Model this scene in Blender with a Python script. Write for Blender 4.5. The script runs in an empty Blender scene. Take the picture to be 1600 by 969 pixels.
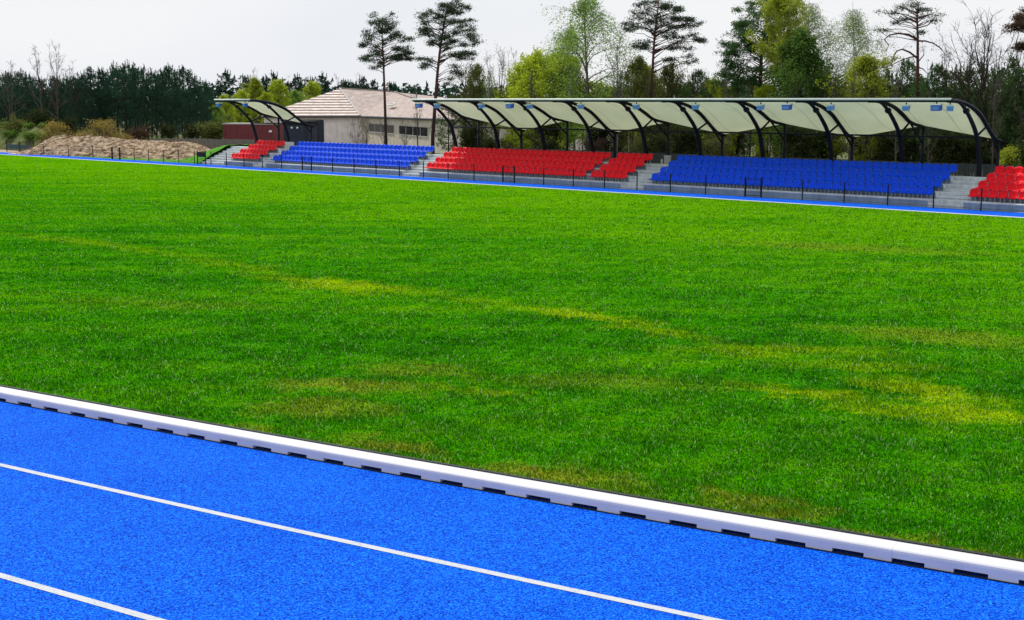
import bpy, math, random
import numpy as np
from math import radians, sin, cos, pi
from mathutils import Vector, Matrix

random.seed(7)
RNG = np.random.default_rng(11)
SC = bpy.context.scene
COL = SC.collection

# ------------------------------------------------------------------ camera
F = 2000.0; EYE = 5.0; PITCH = math.atan(327.5 / F)
cam_d = bpy.data.cameras.new('camera'); cam = bpy.data.objects.new('camera', cam_d); COL.objects.link(cam)
cam.location = (0, 0, EYE); cam.rotation_euler = (pi / 2 - PITCH, 0, 0)
cam_d.sensor_fit = 'HORIZONTAL'; cam_d.sensor_width = 36; cam_d.lens = F / 1600 * 36
cam_d.clip_start = 0.1; cam_d.clip_end = 4000
SC.camera = cam

def ray(u, v):                                     # direction of sight to a place surveyed in the photo
    a = (u - 800) / F; b = -(v - 484.5) / F
    return Vector((a, cos(PITCH) + b * sin(PITCH), -sin(PITCH) + b * cos(PITCH)))
def ground(u, v, z=0.0):
    r = ray(u, v); k = (z - EYE) / r.z
    return Vector((r.x * k, r.y * k, z))
def at(u, v, dist):                                # point at a given distance ahead
    r = ray(u, v); k = dist / r.y
    return Vector((r.x * k, dist, EYE + r.z * k))

# stand frame: s along the stand (to the right), t to the back
TAN = -2160 / F * cos(PITCH); NN = math.hypot(TAN, 1)
D = Vector((-TAN / NN, -1 / NN, 0)); B = Vector((1 / NN, -TAN / NN, 0))
O = ground(1480, 333.6)
ANG = math.atan2(D.y, D.x)
def loc(s, t, z=0.0): return Vector((O.x + D.x * s + B.x * t, O.y + D.y * s + B.y * t, z))
def st_of(p):
    q = Vector((p[0] - O.x, p[1] - O.y, 0)); return q.dot(D), q.dot(B)
def s_at(u, t):                                    # s of the photo column u on the vertical plane t
    r = ray(u, 250); k = (t + O.dot(B)) / (r.x * B.x + r.y * B.y)
    return (r.x * k - O.x) * D.x + (r.y * k - O.y) * D.y

# ------------------------------------------------------------------ materials
def newmat(name):
    m = bpy.data.materials.new(name); m.use_nodes = True
    nt = m.node_tree; nt.nodes.clear()
    return m, nt
def N(nt, typ, **kw):
    n = nt.nodes.new(typ)
    for k, v in kw.items():
        if hasattr(n, k): setattr(n, k, v)
        else: n.inputs[k].default_value = v
    return n
def L(nt, a, b): nt.links.new(a, b)
def out(nt, sh):
    o = nt.nodes.new('ShaderNodeOutputMaterial'); L(nt, sh, o.inputs['Surface'])
def c4(c): return (c[0], c[1], c[2], 1)
def mixc(nt, fac, a, b, blend='MIX'):
    n = nt.nodes.new('ShaderNodeMix'); n.data_type = 'RGBA'; n.blend_type = blend
    if isinstance(fac, (int, float)): n.inputs[0].default_value = fac
    else: L(nt, fac, n.inputs[0])
    for i, x in ((6, a), (7, b)):
        if isinstance(x, tuple): n.inputs[i].default_value = c4(x)
        else: L(nt, x, n.inputs[i])
    return n.outputs[2]
def math1(nt, op, a, b=None, c=None, clamp=False):
    n = nt.nodes.new('ShaderNodeMath'); n.operation = op; n.use_clamp = clamp
    for i, x in enumerate((a, b, c)):
        if x is None: continue
        if isinstance(x, (int, float)): n.inputs[i].default_value = x
        else: L(nt, x, n.inputs[i])
    return n.outputs[0]
def ramp(nt, fac, stops):
    n = nt.nodes.new('ShaderNodeValToRGB'); e = n.color_ramp.elements
    while len(e) < len(stops): e.new(0.5)
    for el, (p, c) in zip(e, stops): el.position = p; el.color = c4(c)
    L(nt, fac, n.inputs[0]); return n.outputs[0]
def noise(nt, scale, detail=3, rough=.55, vec=None):
    n = N(nt, 'ShaderNodeTexNoise'); n.inputs['Scale'].default_value = scale
    n.inputs['Detail'].default_value = detail; n.inputs['Roughness'].default_value = rough
    if vec is not None: L(nt, vec, n.inputs['Vector'])
    return n.outputs[0]
def pos(nt): return nt.nodes.new('ShaderNodeNewGeometry').outputs['Position']
def objc(nt): return nt.nodes.new('ShaderNodeTexCoord').outputs['Object']
def bump(nt, h, strength, dist):
    n = N(nt, 'ShaderNodeBump'); n.inputs['Strength'].default_value = strength; n.inputs['Distance'].default_value = dist
    L(nt, h, n.inputs['Height']); return n.outputs[0]
def bsdf(nt, col, rough=.6, metal=0, normal=None, spec=.5):
    n = nt.nodes.new('ShaderNodeBsdfPrincipled')
    if isinstance(col, tuple): n.inputs['Base Color'].default_value = c4(col)
    else: L(nt, col, n.inputs['Base Color'])
    n.inputs['Roughness'].default_value = rough; n.inputs['Metallic'].default_value = metal
    n.inputs['Specular IOR Level'].default_value = spec
    if normal is not None: L(nt, normal, n.inputs['Normal'])
    return n.outputs[0]

def mottled(name, col, var=.25, scale=6, rough=.6, bumps=.2, metal=0, coord='obj', spec=.5, fine=None):
    m, nt = newmat(name); v = objc(nt) if coord == 'obj' else pos(nt)
    f = noise(nt, scale, 5, .6, v)
    a = tuple(x * (1 - var) for x in col); b = tuple(min(1, x * (1 + var)) for x in col)
    c = ramp(nt, f, [(.3, a), (.7, b)])
    h = noise(nt, fine or scale * 8, 3, .6, v)
    out(nt, bsdf(nt, c, rough, metal, bump(nt, h, bumps, .02), spec)); return m

def foliage(name, dark, light, trans=.3, spread=.5):
    m, nt = newmat(name)
    g = nt.nodes.new('ShaderNodeNewGeometry'); oi = nt.nodes.new('ShaderNodeObjectInfo')
    nz = noise(nt, .9, 3, .6, g.outputs['Position'])
    f = math1(nt, 'ADD', math1(nt, 'MULTIPLY', g.outputs['Random Per Island'], spread), math1(nt, 'MULTIPLY_ADD', nz, 1.4, -.45))
    f = math1(nt, 'ADD', f, math1(nt, 'MULTIPLY_ADD', oi.outputs['Random'], .3, -.15), clamp=True)
    c = mixc(nt, f, dark, light)
    d = N(nt, 'ShaderNodeBsdfDiffuse'); L(nt, c, d.inputs['Color'])
    t = N(nt, 'ShaderNodeBsdfTranslucent'); L(nt, mixc(nt, .5, c, light), t.inputs['Color'])
    mx = N(nt, 'ShaderNodeMixShader'); mx.inputs[0].default_value = trans
    L(nt, d.outputs[0], mx.inputs[1]); L(nt, t.outputs[0], mx.inputs[2])
    out(nt, mx.outputs[0]); return m

def bark(name, low, high, zsplit=.35, h=10):
    m, nt = newmat(name); v = objc(nt)
    sx = nt.nodes.new('ShaderNodeSeparateXYZ'); L(nt, v, sx.inputs[0])
    f = math1(nt, 'ADD', math1(nt, 'MULTIPLY_ADD', sx.outputs[2], 1 / (.3 * h), -zsplit / .3), math1(nt, 'MULTIPLY_ADD', noise(nt, 3, 4, .6, v), .8, -.4), clamp=True)
    c = mixc(nt, f, low, high)
    c = mixc(nt, math1(nt, 'MULTIPLY', noise(nt, 14, 3, .6, v), .7), c, tuple(x * .35 for x in low))
    out(nt, bsdf(nt, c, .9, 0, bump(nt, noise(nt, 20, 3, .6, v), .6, .03), .2)); return m

M = {}
# --- grass: green turf with worn, yellowed streaks that have a place of their own
WORN = [  # (u0,v0,u1,v1, half height px, strength, kind) surveyed on the turf
    (20, 364, 300, 400, 4, .38, 0), (300, 402, 450, 430, 5, .4, 0), (430, 434, 650, 456, 7, .95, 0), (450, 443, 580, 458, 5, .7, 0),
    (680, 462, 830, 480, 6, .32, 0), (840, 484, 990, 502, 8, 1.0, 0), (960, 505, 1090, 528, 7, .7, 0), (1090, 545, 1350, 550, 13, .6, 0),
    (1180, 604, 1340, 628, 12, .95, 0), (1380, 600, 1500, 624, 15, 1.0, 0), (1450, 640, 1640, 664, 15, 1.0, 0), (1320, 636, 1490, 655, 10, .7, 0), (1240, 612, 1420, 640, 14, .45, 0),
    (470, 598, 620, 606, 14, .75, 1), (430, 636, 560, 640, 16, .6, 1), (545, 690, 660, 702, 18, .85, 1), (760, 735, 930, 758, 20, .95, 1),
    (1150, 788, 1260, 806, 16, .75, 1), (1330, 515, 1570, 535, 14, .55, 1), (600, 575, 720, 585, 12, .5, 1), (700, 608, 800, 612, 5, .7, 0),
    (820, 590, 1080, 600, 15, .35, 1), (1250, 570, 1500, 580, 10, .45, 0), (100, 470, 420, 480, 8, .25, 1), (1180, 380, 1500, 395, 8, .4, 1),
    (1330, 842, 1640, 884, 12, .7, 1), (900, 770, 1150, 806, 7, .55, 1), (330, 660, 560, 700, 7, .55, 1)]
def turf_colour(nt):
    p = pos(nt)
    dis = N(nt, 'ShaderNodeTexNoise'); dis.inputs['Scale'].default_value = .9; dis.inputs['Detail'].default_value = 6; dis.inputs['Roughness'].default_value = .7
    L(nt, p, dis.inputs['Vector'])
    off = N(nt, 'ShaderNodeVectorMath', operation='MULTIPLY_ADD'); L(nt, dis.outputs['Color'], off.inputs[0])
    off.inputs[1].default_value = (3.2, 3.2, 0); off.inputs[2].default_value = (-1.6, -1.6, 0)
    pd = N(nt, 'ShaderNodeVectorMath', operation='ADD'); L(nt, p, pd.inputs[0]); L(nt, off.outputs[0], pd.inputs[1])
    acc = [None, None]
    for (u0, v0, u1, v1, hh, st, kind) in WORN:
        a = ground(u0, v0); b = ground(u1, v1); mid = (a + b) / 2; d = b - a
        um, vm = (u0 + u1) / 2, (v0 + v1) / 2
        half_w = max(.3, (ground(um, vm - hh) - ground(um, vm + hh)).length / 2 * .8)
        half_l = d.length / 2 + half_w
        mp = N(nt, 'ShaderNodeMapping', vector_type='TEXTURE'); mp.inputs['Location'].default_value = mid
        mp.inputs['Rotation'].default_value = (0, 0, math.atan2(d.y, d.x)); mp.inputs['Scale'].default_value = (half_l, half_w, 1)
        L(nt, pd.outputs[0], mp.inputs['Vector'])
        ln = N(nt, 'ShaderNodeVectorMath', operation='LENGTH'); L(nt, mp.outputs[0], ln.inputs[0])
        e = math1(nt, 'MULTIPLY', math1(nt, 'SUBTRACT', 1.3, ln.outputs['Value'], clamp=True), st * 1.05)
        acc[kind] = e if acc[kind] is None else math1(nt, 'MAXIMUM', acc[kind], e)
    big = noise(nt, .12, 4, .6, p)
    mow = N(nt, 'ShaderNodeMapping'); mow.inputs['Rotation'].default_value = (0, 0, -ANG); mow.inputs['Scale'].default_value = (.035, .5, 1)
    L(nt, p, mow.inputs['Vector'])
    streak = noise(nt, 1.0, 4, .65, mow.outputs[0])
    mid_n = noise(nt, 1.6, 4, .65, p)
    f = math1(nt, 'ADD', math1(nt, 'MULTIPLY', big, .35), math1(nt, 'ADD', math1(nt, 'MULTIPLY', streak, .4), math1(nt, 'MULTIPLY', mid_n, .30)))
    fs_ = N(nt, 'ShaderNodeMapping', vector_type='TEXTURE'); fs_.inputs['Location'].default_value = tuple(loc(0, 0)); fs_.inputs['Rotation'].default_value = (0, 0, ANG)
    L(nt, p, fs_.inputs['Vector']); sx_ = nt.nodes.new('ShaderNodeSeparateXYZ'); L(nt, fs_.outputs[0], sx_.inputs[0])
    glow_band = N(nt, 'ShaderNodeMapRange', interpolation_type='SMOOTHSTEP'); L(nt, sx_.outputs[1], glow_band.inputs[0]); glow_band.inputs[1].default_value = -34; glow_band.inputs[2].default_value = -2; glow_band.inputs[3].default_value = -.02; glow_band.inputs[4].default_value = .14  # lightens the far turf in its colour, imitating the glow of backlit blades
    f = math1(nt, 'ADD', f, glow_band.outputs[0])
    base = ramp(nt, f, [(.38, (.011, .120, .0008)), (.50, (.034, .205, .0008)), (.66, (.095, .285, .0008))])
    c = mixc(nt, math1(nt, 'MULTIPLY', acc[0], .85), base, (.23, .36, .002))
    c = mixc(nt, math1(nt, 'MULTIPLY', acc[1], .8), c, (.225, .245, .016))
    return c, p
def turf_sheet():
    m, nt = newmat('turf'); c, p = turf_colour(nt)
    s1 = noise(nt, 26, 2, .7, p); s2 = noise(nt, 7, 3, .7, p)
    s3 = noise(nt, 2.2, 3, .7, p)
    sp = math1(nt, 'ADD', math1(nt, 'MULTIPLY', s1, .45), math1(nt, 'ADD', math1(nt, 'MULTIPLY', s2, .3), math1(nt, 'MULTIPLY', s3, .25)))
    k = ramp(nt, sp, [(.36, (.5, .58, .5)), (.5, (1, 1, 1)), (.63, (1.5, 1.35, 1.6))])
    c = mixc(nt, 1.0, c, k, 'MULTIPLY')
    out(nt, bsdf(nt, c, .9, 0, bump(nt, s1, .7, .05), .0)); return m
def turf_blades():
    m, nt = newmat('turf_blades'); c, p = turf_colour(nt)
    g = nt.nodes.new('ShaderNodeNewGeometry')
    r = g.outputs['Random Per Island']
    k = ramp(nt, r, [(0, (.25, .36, .3)), (.5, (1.0, 1.0, 1)), (.84, (1.6, 1.45, 1.3)), (1, (1.7, 1.6, 1.5))])
    c = mixc(nt, 1.0, c, k, 'MULTIPLY')
    c = mixc(nt, math1(nt, 'MULTIPLY_ADD', r, 12.0, -11.05, clamp=True), c, (.50, .66, .30))
    d = N(nt, 'ShaderNodeBsdfPrincipled'); L(nt, c, d.inputs['Base Color']); d.inputs['Roughness'].default_value = .55; d.inputs['Specular IOR Level'].default_value = .06
    t = N(nt, 'ShaderNodeBsdfTranslucent'); L(nt, c, t.inputs['Color'])
    mx = N(nt, 'ShaderNodeMixShader'); mx.inputs[0].default_value = .35
    L(nt, d.outputs[0], mx.inputs[1]); L(nt, t.outputs[0], mx.inputs[2]); out(nt, mx.outputs[0]); return m
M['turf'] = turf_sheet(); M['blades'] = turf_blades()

def track_mat():
    m, nt = newmat('blue_rubber'); p = pos(nt)
    v = N(nt, 'ShaderNodeTexVoronoi'); v.inputs['Scale'].default_value = 62; L(nt, p, v.inputs['Vector'])
    sep = nt.nodes.new('ShaderNodeSeparateColor'); L(nt, v.outputs['Color'], sep.inputs[0])
    nz = noise(nt, 52, 2, .65, p); big = noise(nt, .5, 4, .6, p)
    f = math1(nt, 'ADD', math1(nt, 'MULTIPLY', sep.outputs[0], .42), math1(nt, 'ADD', math1(nt, 'MULTIPLY', nz, .62), math1(nt, 'MULTIPLY_ADD', big, .12, -.07)))
    c = ramp(nt, f, [(.28, (.0005, .013, .21)), (.43, (.001, .056, .54)), (.57, (.0015, .098, .69)), (.80, (.018, .25, .87))])
    h = math1(nt, 'ADD', math1(nt, 'MULTIPLY', v.outputs['Distance'], -1.0), nz)
    out(nt, bsdf(nt, c, .8, 0, bump(nt, h, .45, .012), .03)); return m
M['track'] = track_mat()
def line_mat():
    m, nt = newmat('white_line_paint'); p = pos(nt)
    f = math1(nt, 'ADD', math1(nt, 'MULTIPLY', noise(nt, 38, 3, .8, p), .9), math1(nt, 'MULTIPLY', noise(nt, 3, 3, .6, p), .3))
    c = ramp(nt, f, [(.40, (.16, .23, .40)), (.49, (.40, .43, .48)), (.7, (.50, .51, .53))])
    out(nt, bsdf(nt, c, .7, 0, bump(nt, f, .5, .01), .2)); return m
M['line'] = line_mat()
def kerb_mat():
    m, nt = newmat('white_kerb'); p = pos(nt)
    f = noise(nt, 2.2, 5, .65, p)
    c = ramp(nt, f, [(.3, (.54, .54, .57)), (.6, (.60, .60, .625))])
    dirt = math1(nt, 'MULTIPLY', math1(nt, 'GREATER_THAN', noise(nt, 38, 3, .7, p), .68), .25)
    c = mixc(nt, dirt, c, (.36, .34, .30))
    out(nt, bsdf(nt, c, .5, 0, bump(nt, noise(nt, 40, 3, .6, p), .12, .01), .4)); return m
M['kerb'] = kerb_mat()
M['dark_rubber'] = mottled('dark_rubber', (.012, .018, .02), .4, 12, .8)
M['drain'] = mottled('dark_drain', (.010, .010, .014), .4, 30, .8)
def soil():
    m, nt = newmat('forest_floor'); p = pos(nt)
    f = noise(nt, .15, 6, .65, p); g = noise(nt, 3, 5, .7, p)
    c = mixc(nt, g, (.06, .05, .03), (.17, .14, .085))
    c = mixc(nt, ramp(nt, f, [(.45, (0, 0, 0)), (.6, (1, 1, 1))]), c, (.05, .10, .02))
    out(nt, bsdf(nt, c, .95, 0, bump(nt, g, .6, .1), .1)); return m
M['soil'] = soil()
M['verge'] = mottled('verge_grass', (.06, .21, .010), .45, 2.5, .9, .8, 0, 'pos', .1, 14)
M['sand'] = mottled('sandy_ground', (.34, .26, .18), .3, 1.0, .95, .5, 0, 'pos', .1)
def concrete(name, col):
    m, nt = newmat(name); p = pos(nt)
    f = noise(nt, 1.1, 6, .7, p); g = noise(nt, 14, 4, .7, p)
    mp = N(nt, 'ShaderNodeMapping'); mp.inputs['Scale'].default_value = (3.5, 3.5, .35); L(nt, p, mp.inputs['Vector'])
    run = noise(nt, 1.4, 4, .7, mp.outputs[0])
    k = math1(nt, 'ADD', math1(nt, 'MULTIPLY', f, .4), math1(nt, 'ADD', math1(nt, 'MULTIPLY', g, .25), math1(nt, 'MULTIPLY', run, .35)))
    c = ramp(nt, k, [(.36, tuple(x * .62 for x in col)), (.5, col), (.64, tuple(x * 1.3 for x in col))])
    out(nt, bsdf(nt, c, .85, 0, bump(nt, g, .3, .02), .25)); return m
M['concrete'] = concrete('concrete', (.50, .54, .56))
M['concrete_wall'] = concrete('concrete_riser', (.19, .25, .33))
M['red_seat'] = mottled('red_seat_plastic', (.76, .004, .014), .12, 3, .30, .03, 0, 'obj', .12)
M['blue_seat'] = mottled('blue_seat_plastic', (.001, .064, .70), .12, 3, .30, .03, 0, 'obj', .10)
M['galv'] = mottled('galvanised_steel', (.42, .44, .46), .2, 9, .45, .1, .6)
M['navy_steel'] = mottled('navy_painted_steel', (.007, .008, .017), .25, 5, .5, .05, 0, 'obj', .15)
M['black_steel'] = mottled('black_painted_steel', (.008, .009, .013), .25, 6, .5, .05, 0, 'obj', .15)
M['white_edge'] = mottled('white_edge_strip', (.78, .79, .78), .08, 4, .5, .05)
def membrane():
    m, nt = newmat('translucent_membrane'); v = objc(nt)
    f = noise(nt, .55, 5, .65, v)
    c = ramp(nt, f, [(.3, (.76, .78, .69)), (.7, (.86, .86, .78))])
    wv = N(nt, 'ShaderNodeTexWave', wave_type='BANDS', bands_direction='X'); wv.inputs['Scale'].default_value = .155; wv.inputs['Distortion'].default_value = .15
    L(nt, v, wv.inputs['Vector'])
    seam = math1(nt, 'MULTIPLY', math1(nt, 'GREATER_THAN', wv.outputs['Fac'], .9985), .45)
    c = mixc(nt, seam, c, (.3, .32, .27))
    d = N(nt, 'ShaderNodeBsdfDiffuse'); L(nt, c, d.inputs['Color'])
    t = N(nt, 'ShaderNodeBsdfTranslucent'); L(nt, mixc(nt, 1.0, c, (.97, .985, .88), 'MULTIPLY'), t.inputs['Color'])
    mx = N(nt, 'ShaderNodeMixShader'); mx.inputs[0].default_value = .5
    L(nt, d.outputs[0], mx.inputs[1]); L(nt, t.outputs[0], mx.inputs[2]); out(nt, mx.outputs[0]); return m
M['membrane'] = membrane()
M['lamp_blue'] = mottled('pale_blue_housing', (.16, .38, .80), .15, 5, .4, .05)
M['lamp_deep'] = mottled('deep_blue_housing', (.03, .12, .55), .15, 5, .4, .05)
M['glass_lens'] = mottled('blue_lens', (.07, .20, .62), .1, 8, .15, .02)
M['white_paint'] = mottled('white_paint', (.74, .74, .72), .08, 3, .6, .1)
M['plaster_white'] = concrete('white_render', (.90, .82, .78))
M['plaster_tan'] = concrete('tan_render', (.60, .54, .45))
M['burgundy'] = mottled('burgundy_panel', (.155, .020, .026), .15, 2, .6, .1)
M['navy_panel'] = mottled('navy_panel', (.010, .017, .045), .3, 2.5, .5, .1)
M['cap_grey'] = mottled('grey_capping', (.42, .41, .40), .15, 4, .6, .1)
M['slate_glass'] = mottled('dark_window_glass', (.010, .012, .015), .3, 2, .15, .02, 0, 'obj', .2)
M['fence_grey'] = concrete('weathered_grey_boards', (.17, .165, .14))
M['fence_dark'] = mottled('charcoal_fence', (.035, .045, .042), .35, 3, .7, .3)
M['green_panel'] = mottled('dark_green_panel', (.015, .05, .035), .3, 4, .6, .2)
M['cabinet'] = mottled('grey_cabinet', (.48, .50, .48), .1, 4, .5, .1)
def tiles(name, c0, c1, dark, scale):
    m, nt = newmat(name); v = nt.nodes.new('ShaderNodeUVMap').outputs[0]
    b = N(nt, 'ShaderNodeTexBrick'); b.inputs['Scale'].default_value = 1; b.inputs['Brick Width'].default_value = scale[0]; b.inputs['Row Height'].default_value = scale[1]
    b.inputs['Mortar Size'].default_value = scale[2]; b.inputs['Mortar Smooth'].default_value = .3
    b.inputs['Color1'].default_value = c4(c0); b.inputs['Color2'].default_value = c4(c1); b.inputs['Mortar'].default_value = c4(dark)
    L(nt, v, b.inputs['Vector'])
    c = mixc(nt, 1.0, b.outputs['Color'], ramp(nt, noise(nt, 1.3, 6, .8, v), [(.34, (.58, .56, .56)), (.64, (1.2, 1.2, 1.2))]), 'MULTIPLY')
    out(nt, bsdf(nt, c, .75, 0, bump(nt, math1(nt, 'MULTIPLY', b.outputs['Fac'], -1), .6, .05), .3)); return m
M['roof_stripe'] = tiles('striped_roof_tiles', (.72, .63, .57), (.66, .58, .52), (.17, .12, .10), (400.0, 1.05, .30))
M['roof_shingle'] = tiles('pink_roof_tiles', (.46, .38, .345), (.38, .31, .28), (.27, .215, .195), (.45, .33, .03))
M['heap'] = None
def heap_mat():
    m, nt = newmat('dry_soil_heap'); p = pos(nt)
    mp = N(nt, 'ShaderNodeMapping'); mp.inputs['Rotation'].default_value = (.0, .75, .3); mp.inputs['Scale'].default_value = (1.0, 1.0, 4.2); L(nt, p, mp.inputs['Vector'])
    f = noise(nt, 1.5, 6, .72, mp.outputs[0])
    c = ramp(nt, f, [(.38, (.06, .036, .02)), (.46, (.27, .185, .115)), (.55, (.47, .355, .245)), (.68, (.64, .53, .39))])
    out(nt, bsdf(nt, c, .95, 0, bump(nt, f, 1.0, .25), .1)); return m
M['heap'] = heap_mat()
M['stick'] = mottled('dry_sticks', (.34, .23, .16), .5, 2, .9, .3, 0, 'pos')
M['weeds'] = foliage('weed_leaves', (.05, .12, .02), (.22, .34, .07), .3)

M['needles_dark'] = foliage('dark_needles', (.012, .034, .024), (.045, .105, .062), .2)
M['needles_mid'] = foliage('mid_needles', (.022, .058, .020), (.10, .185, .062), .3)
M['needles_fresh'] = foliage('fresh_needles', (.03, .062, .022), (.12, .18, .065), .3)
M['needles_grey'] = foliage('grey_green_needles', (.020, .040, .024), (.080, .120, .060), .2)
M['lime'] = foliage('lime_leaves', (.17, .25, .014), (.50, .60, .05), .5)
M['yellow_green'] = foliage('yellow_green_leaves', (.14, .19, .016), (.40, .46, .05), .48)
M['spring'] = foliage('fresh_green_leaves', (.09, .19, .025), (.32, .48, .10), .5)
M['pale_spring'] = foliage('pale_spring_leaves', (.13, .20, .06), (.34, .44, .16), .45)
M['olive'] = foliage('olive_leaves', (.05, .07, .016), (.19, .21, .06), .38)
M['olive_deep'] = foliage('deep_olive_leaves', (.016, .026, .010), (.06, .075, .026), .25)
M['deep_green'] = foliage('deep_green_leaves', (.035, .085, .018), (.15, .26, .05), .4)
M['ochre'] = foliage('ochre_leaves', (.20, .15, .03), (.46, .37, .10), .3)
M['russet'] = foliage('russet_buds', (.05, .03, .02), (.13, .08, .05), .2)
M['pine_bark'] = bark('pine_bark', (.05, .032, .030), (.135, .055, .045), .3, 11)
M['dark_bark'] = bark('dark_bark', (.045, .036, .030), (.07, .055, .045), .5, 10)
M['grey_bark'] = bark('grey_bark', (.11, .095, .08), (.17, .15, .13), .5, 9)
M['birch_bark'] = bark('birch_bark', (.42, .42, .40), (.62, .62, .60), .2, 12)

# ------------------------------------------------------------------ mesh helpers
class MB:
    def __init__(s): s.v = []; s.f = []; s.uv = None
    def add(s, vs, fs):
        o = len(s.v); s.v += [tuple(p) for p in vs]; s.f += [tuple(i + o for i in f) for f in fs]; return s
    def box(s, c, sz, rz=0, rx=0):
        x, y, z = sz[0] / 2, sz[1] / 2, sz[2] / 2
        R = Matrix.Rotation(rz, 3, 'Z') @ Matrix.Rotation(rx, 3, 'X'); c = Vector(c)
        vs = [c + R @ Vector(p) for p in ((-x, -y, -z), (x, -y, -z), (x, y, -z), (-x, y, -z), (-x, -y, z), (x, -y, z), (x, y, z), (-x, y, z))]
        return s.add(vs, [(0, 3, 2, 1), (4, 5, 6, 7), (0, 1, 5, 4), (1, 2, 6, 5), (2, 3, 7, 6), (3, 0, 4, 7)])
    def prism_x(s, prof, x0, x1):                 # profile (y,z) counter-clockwise seen from +x
        n = len(prof)
        vs = [(x0, y, z) for y, z in prof] + [(x1, y, z) for y, z in prof]
        fs = [(i, (i + 1) % n, (i + 1) % n + n, i + n) for i in range(n)]
        return s.add(vs, [tuple(reversed(f)) for f in fs] + [tuple(range(n)), tuple(reversed(range(n, 2 * n)))])
    def tube(s, pts, rad, n=6, cap=True):
        pts = [Vector(p) for p in pts]
        if isinstance(rad, (int, float)): rad = [rad] * len(pts)
        base = len(s.v); prev = None
        for i, p in enumerate(pts):
            d = (pts[min(i + 1, len(pts) - 1)] - pts[max(i - 1, 0)])
            if d.length < 1e-9: d = Vector((0, 0, 1))
            d.normalize()
            if prev is None: a = d.orthogonal().normalized()
            else:
                a = prev - d * prev.dot(d)
                a = a.normalized() if a.length > 1e-6 else d.orthogonal().normalized()
            prev = a; b = d.cross(a)
            for k in range(n):
                w = 2 * pi * k / n; s.v.append(tuple(p + (a * cos(w) + b * sin(w)) * rad[i]))
        for i in range(len(pts) - 1):
            for k in range(n):
                q = base + i * n; s.f.append((q + k, q + (k + 1) % n, q + n + (k + 1) % n, q + n + k))
        if cap:
            s.f.append(tuple(base + k for k in reversed(range(n))))
            s.f.append(tuple(base + (len(pts) - 1) * n + k for k in range(n)))
        return s
    def mesh(s, name, mat, smooth=False):
        me = bpy.data.meshes.new(name); me.from_pydata(s.v, [], s.f); me.materials.append(mat)
        if smooth: me.polygons.foreach_set('use_smooth', [True] * len(me.polygons))
        me.update(); return me
def link(name, me, parent=None, loc_=None, rz=0):
    o = bpy.data.objects.new(name, me); COL.objects.link(o)
    if parent is not None: o.parent = parent
    if loc_ is not None: o.location = loc_
    o.rotation_euler[2] = rz; return o
def tag(o, label, cat, group=None, kind=None):
    o['label'] = label; o['category'] = cat
    if group: o['group'] = group
    if kind: o['kind'] = kind
    return o
def thing(name, label, cat, p, rz=0, group=None):
    return tag(link(name, None, None, p, rz), label, cat, group)
def part(name, mb, mat, parent, smooth=False): return link(name, mb.mesh(name, mat, smooth), parent)
def struct(name, me_or_mb, mat=None):
    me = me_or_mb if mat is None else me_or_mb.mesh(name, mat)
    o = link(name, me); o['kind'] = 'structure'; return o
def tri_mesh(name, V, mat):                       # V: (n,3,3) array of triangles
    n = len(V); me = bpy.data.meshes.new(name)
    me.vertices.add(n * 3); me.vertices.foreach_set('co', np.ascontiguousarray(V, dtype=np.float32).ravel())
    me.loops.add(n * 3); me.loops.foreach_set('vertex_index', np.arange(n * 3, dtype=np.int32))
    me.polygons.add(n); me.polygons.foreach_set('loop_start', np.arange(0, n * 3, 3, dtype=np.int32))
    try: me.polygons.foreach_set('loop_total', np.full(n, 3, dtype=np.int32))
    except Exception: pass
    me.materials.append(mat); me.update(calc_edges=True); return me
ORD1 = ['', 'first', 'second', 'third', 'fourth', 'fifth', 'sixth', 'seventh', 'eighth', 'ninth', 'tenth', 'eleventh', 'twelfth', 'thirteenth', 'fourteenth', 'fifteenth', 'sixteenth', 'seventeenth', 'eighteenth', 'nineteenth']
def ordn(n):
    if n < 20: return ORD1[n]
    t, u = divmod(n, 10); tens = {2: 'twent', 3: 'thirt', 4: 'fort', 5: 'fift'}[t]
    return tens + 'ieth' if u == 0 else tens + 'y-' + ORD1[u]

# ------------------------------------------------------------------ world and sun
SUN_TO = (-D * .70 + B * .12 + Vector((0, 0, 1))).normalized()
w = bpy.data.worlds.new('World'); SC.world = w; w.use_nodes = True
nt = w.node_tree; nt.nodes.clear()
sky = nt.nodes.new('ShaderNodeTexSky'); sky.sky_type = 'NISHITA'; sky.sun_disc = False
sky.sun_elevation = math.asin(SUN_TO.z); sky.sun_rotation = math.atan2(SUN_TO.x, SUN_TO.y)
tc = nt.nodes.new('ShaderNodeTexCoord')
mp = N(nt, 'ShaderNodeMapping'); mp.inputs['Scale'].default_value = (1.0, 1.0, 3.2); L(nt, tc.outputs['Generated'], mp.inputs['Vector'])
cl = noise(nt, 3.0, 5, .55, mp.outputs[0]); cl2 = noise(nt, 1.4, 3, .5, mp.outputs[0])
cover = ramp(nt, cl, [(.30, (.88, .88, .88)), (.55, (.98, .98, .98))])
cloud = ramp(nt, cl2, [(.36, (7.1, 7.6, 8.9)), (.50, (8.5, 8.7, 9.2)), (.6, (9.1, 9.2, 9.4))])
mixed = mixc(nt, cover, sky.outputs[0], cloud)
bg = nt.nodes.new('ShaderNodeBackground'); bg.inputs['Strength'].default_value = .1; L(nt, mixed, bg.inputs['Color'])
ow = nt.nodes.new('ShaderNodeOutputWorld'); L(nt, bg.outputs[0], ow.inputs['Surface'])
sd = bpy.data.lights.new('sun', 'SUN'); sd.energy = 3.8; sd.angle = radians(.6); sd.color = (1, .96, .88)
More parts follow.
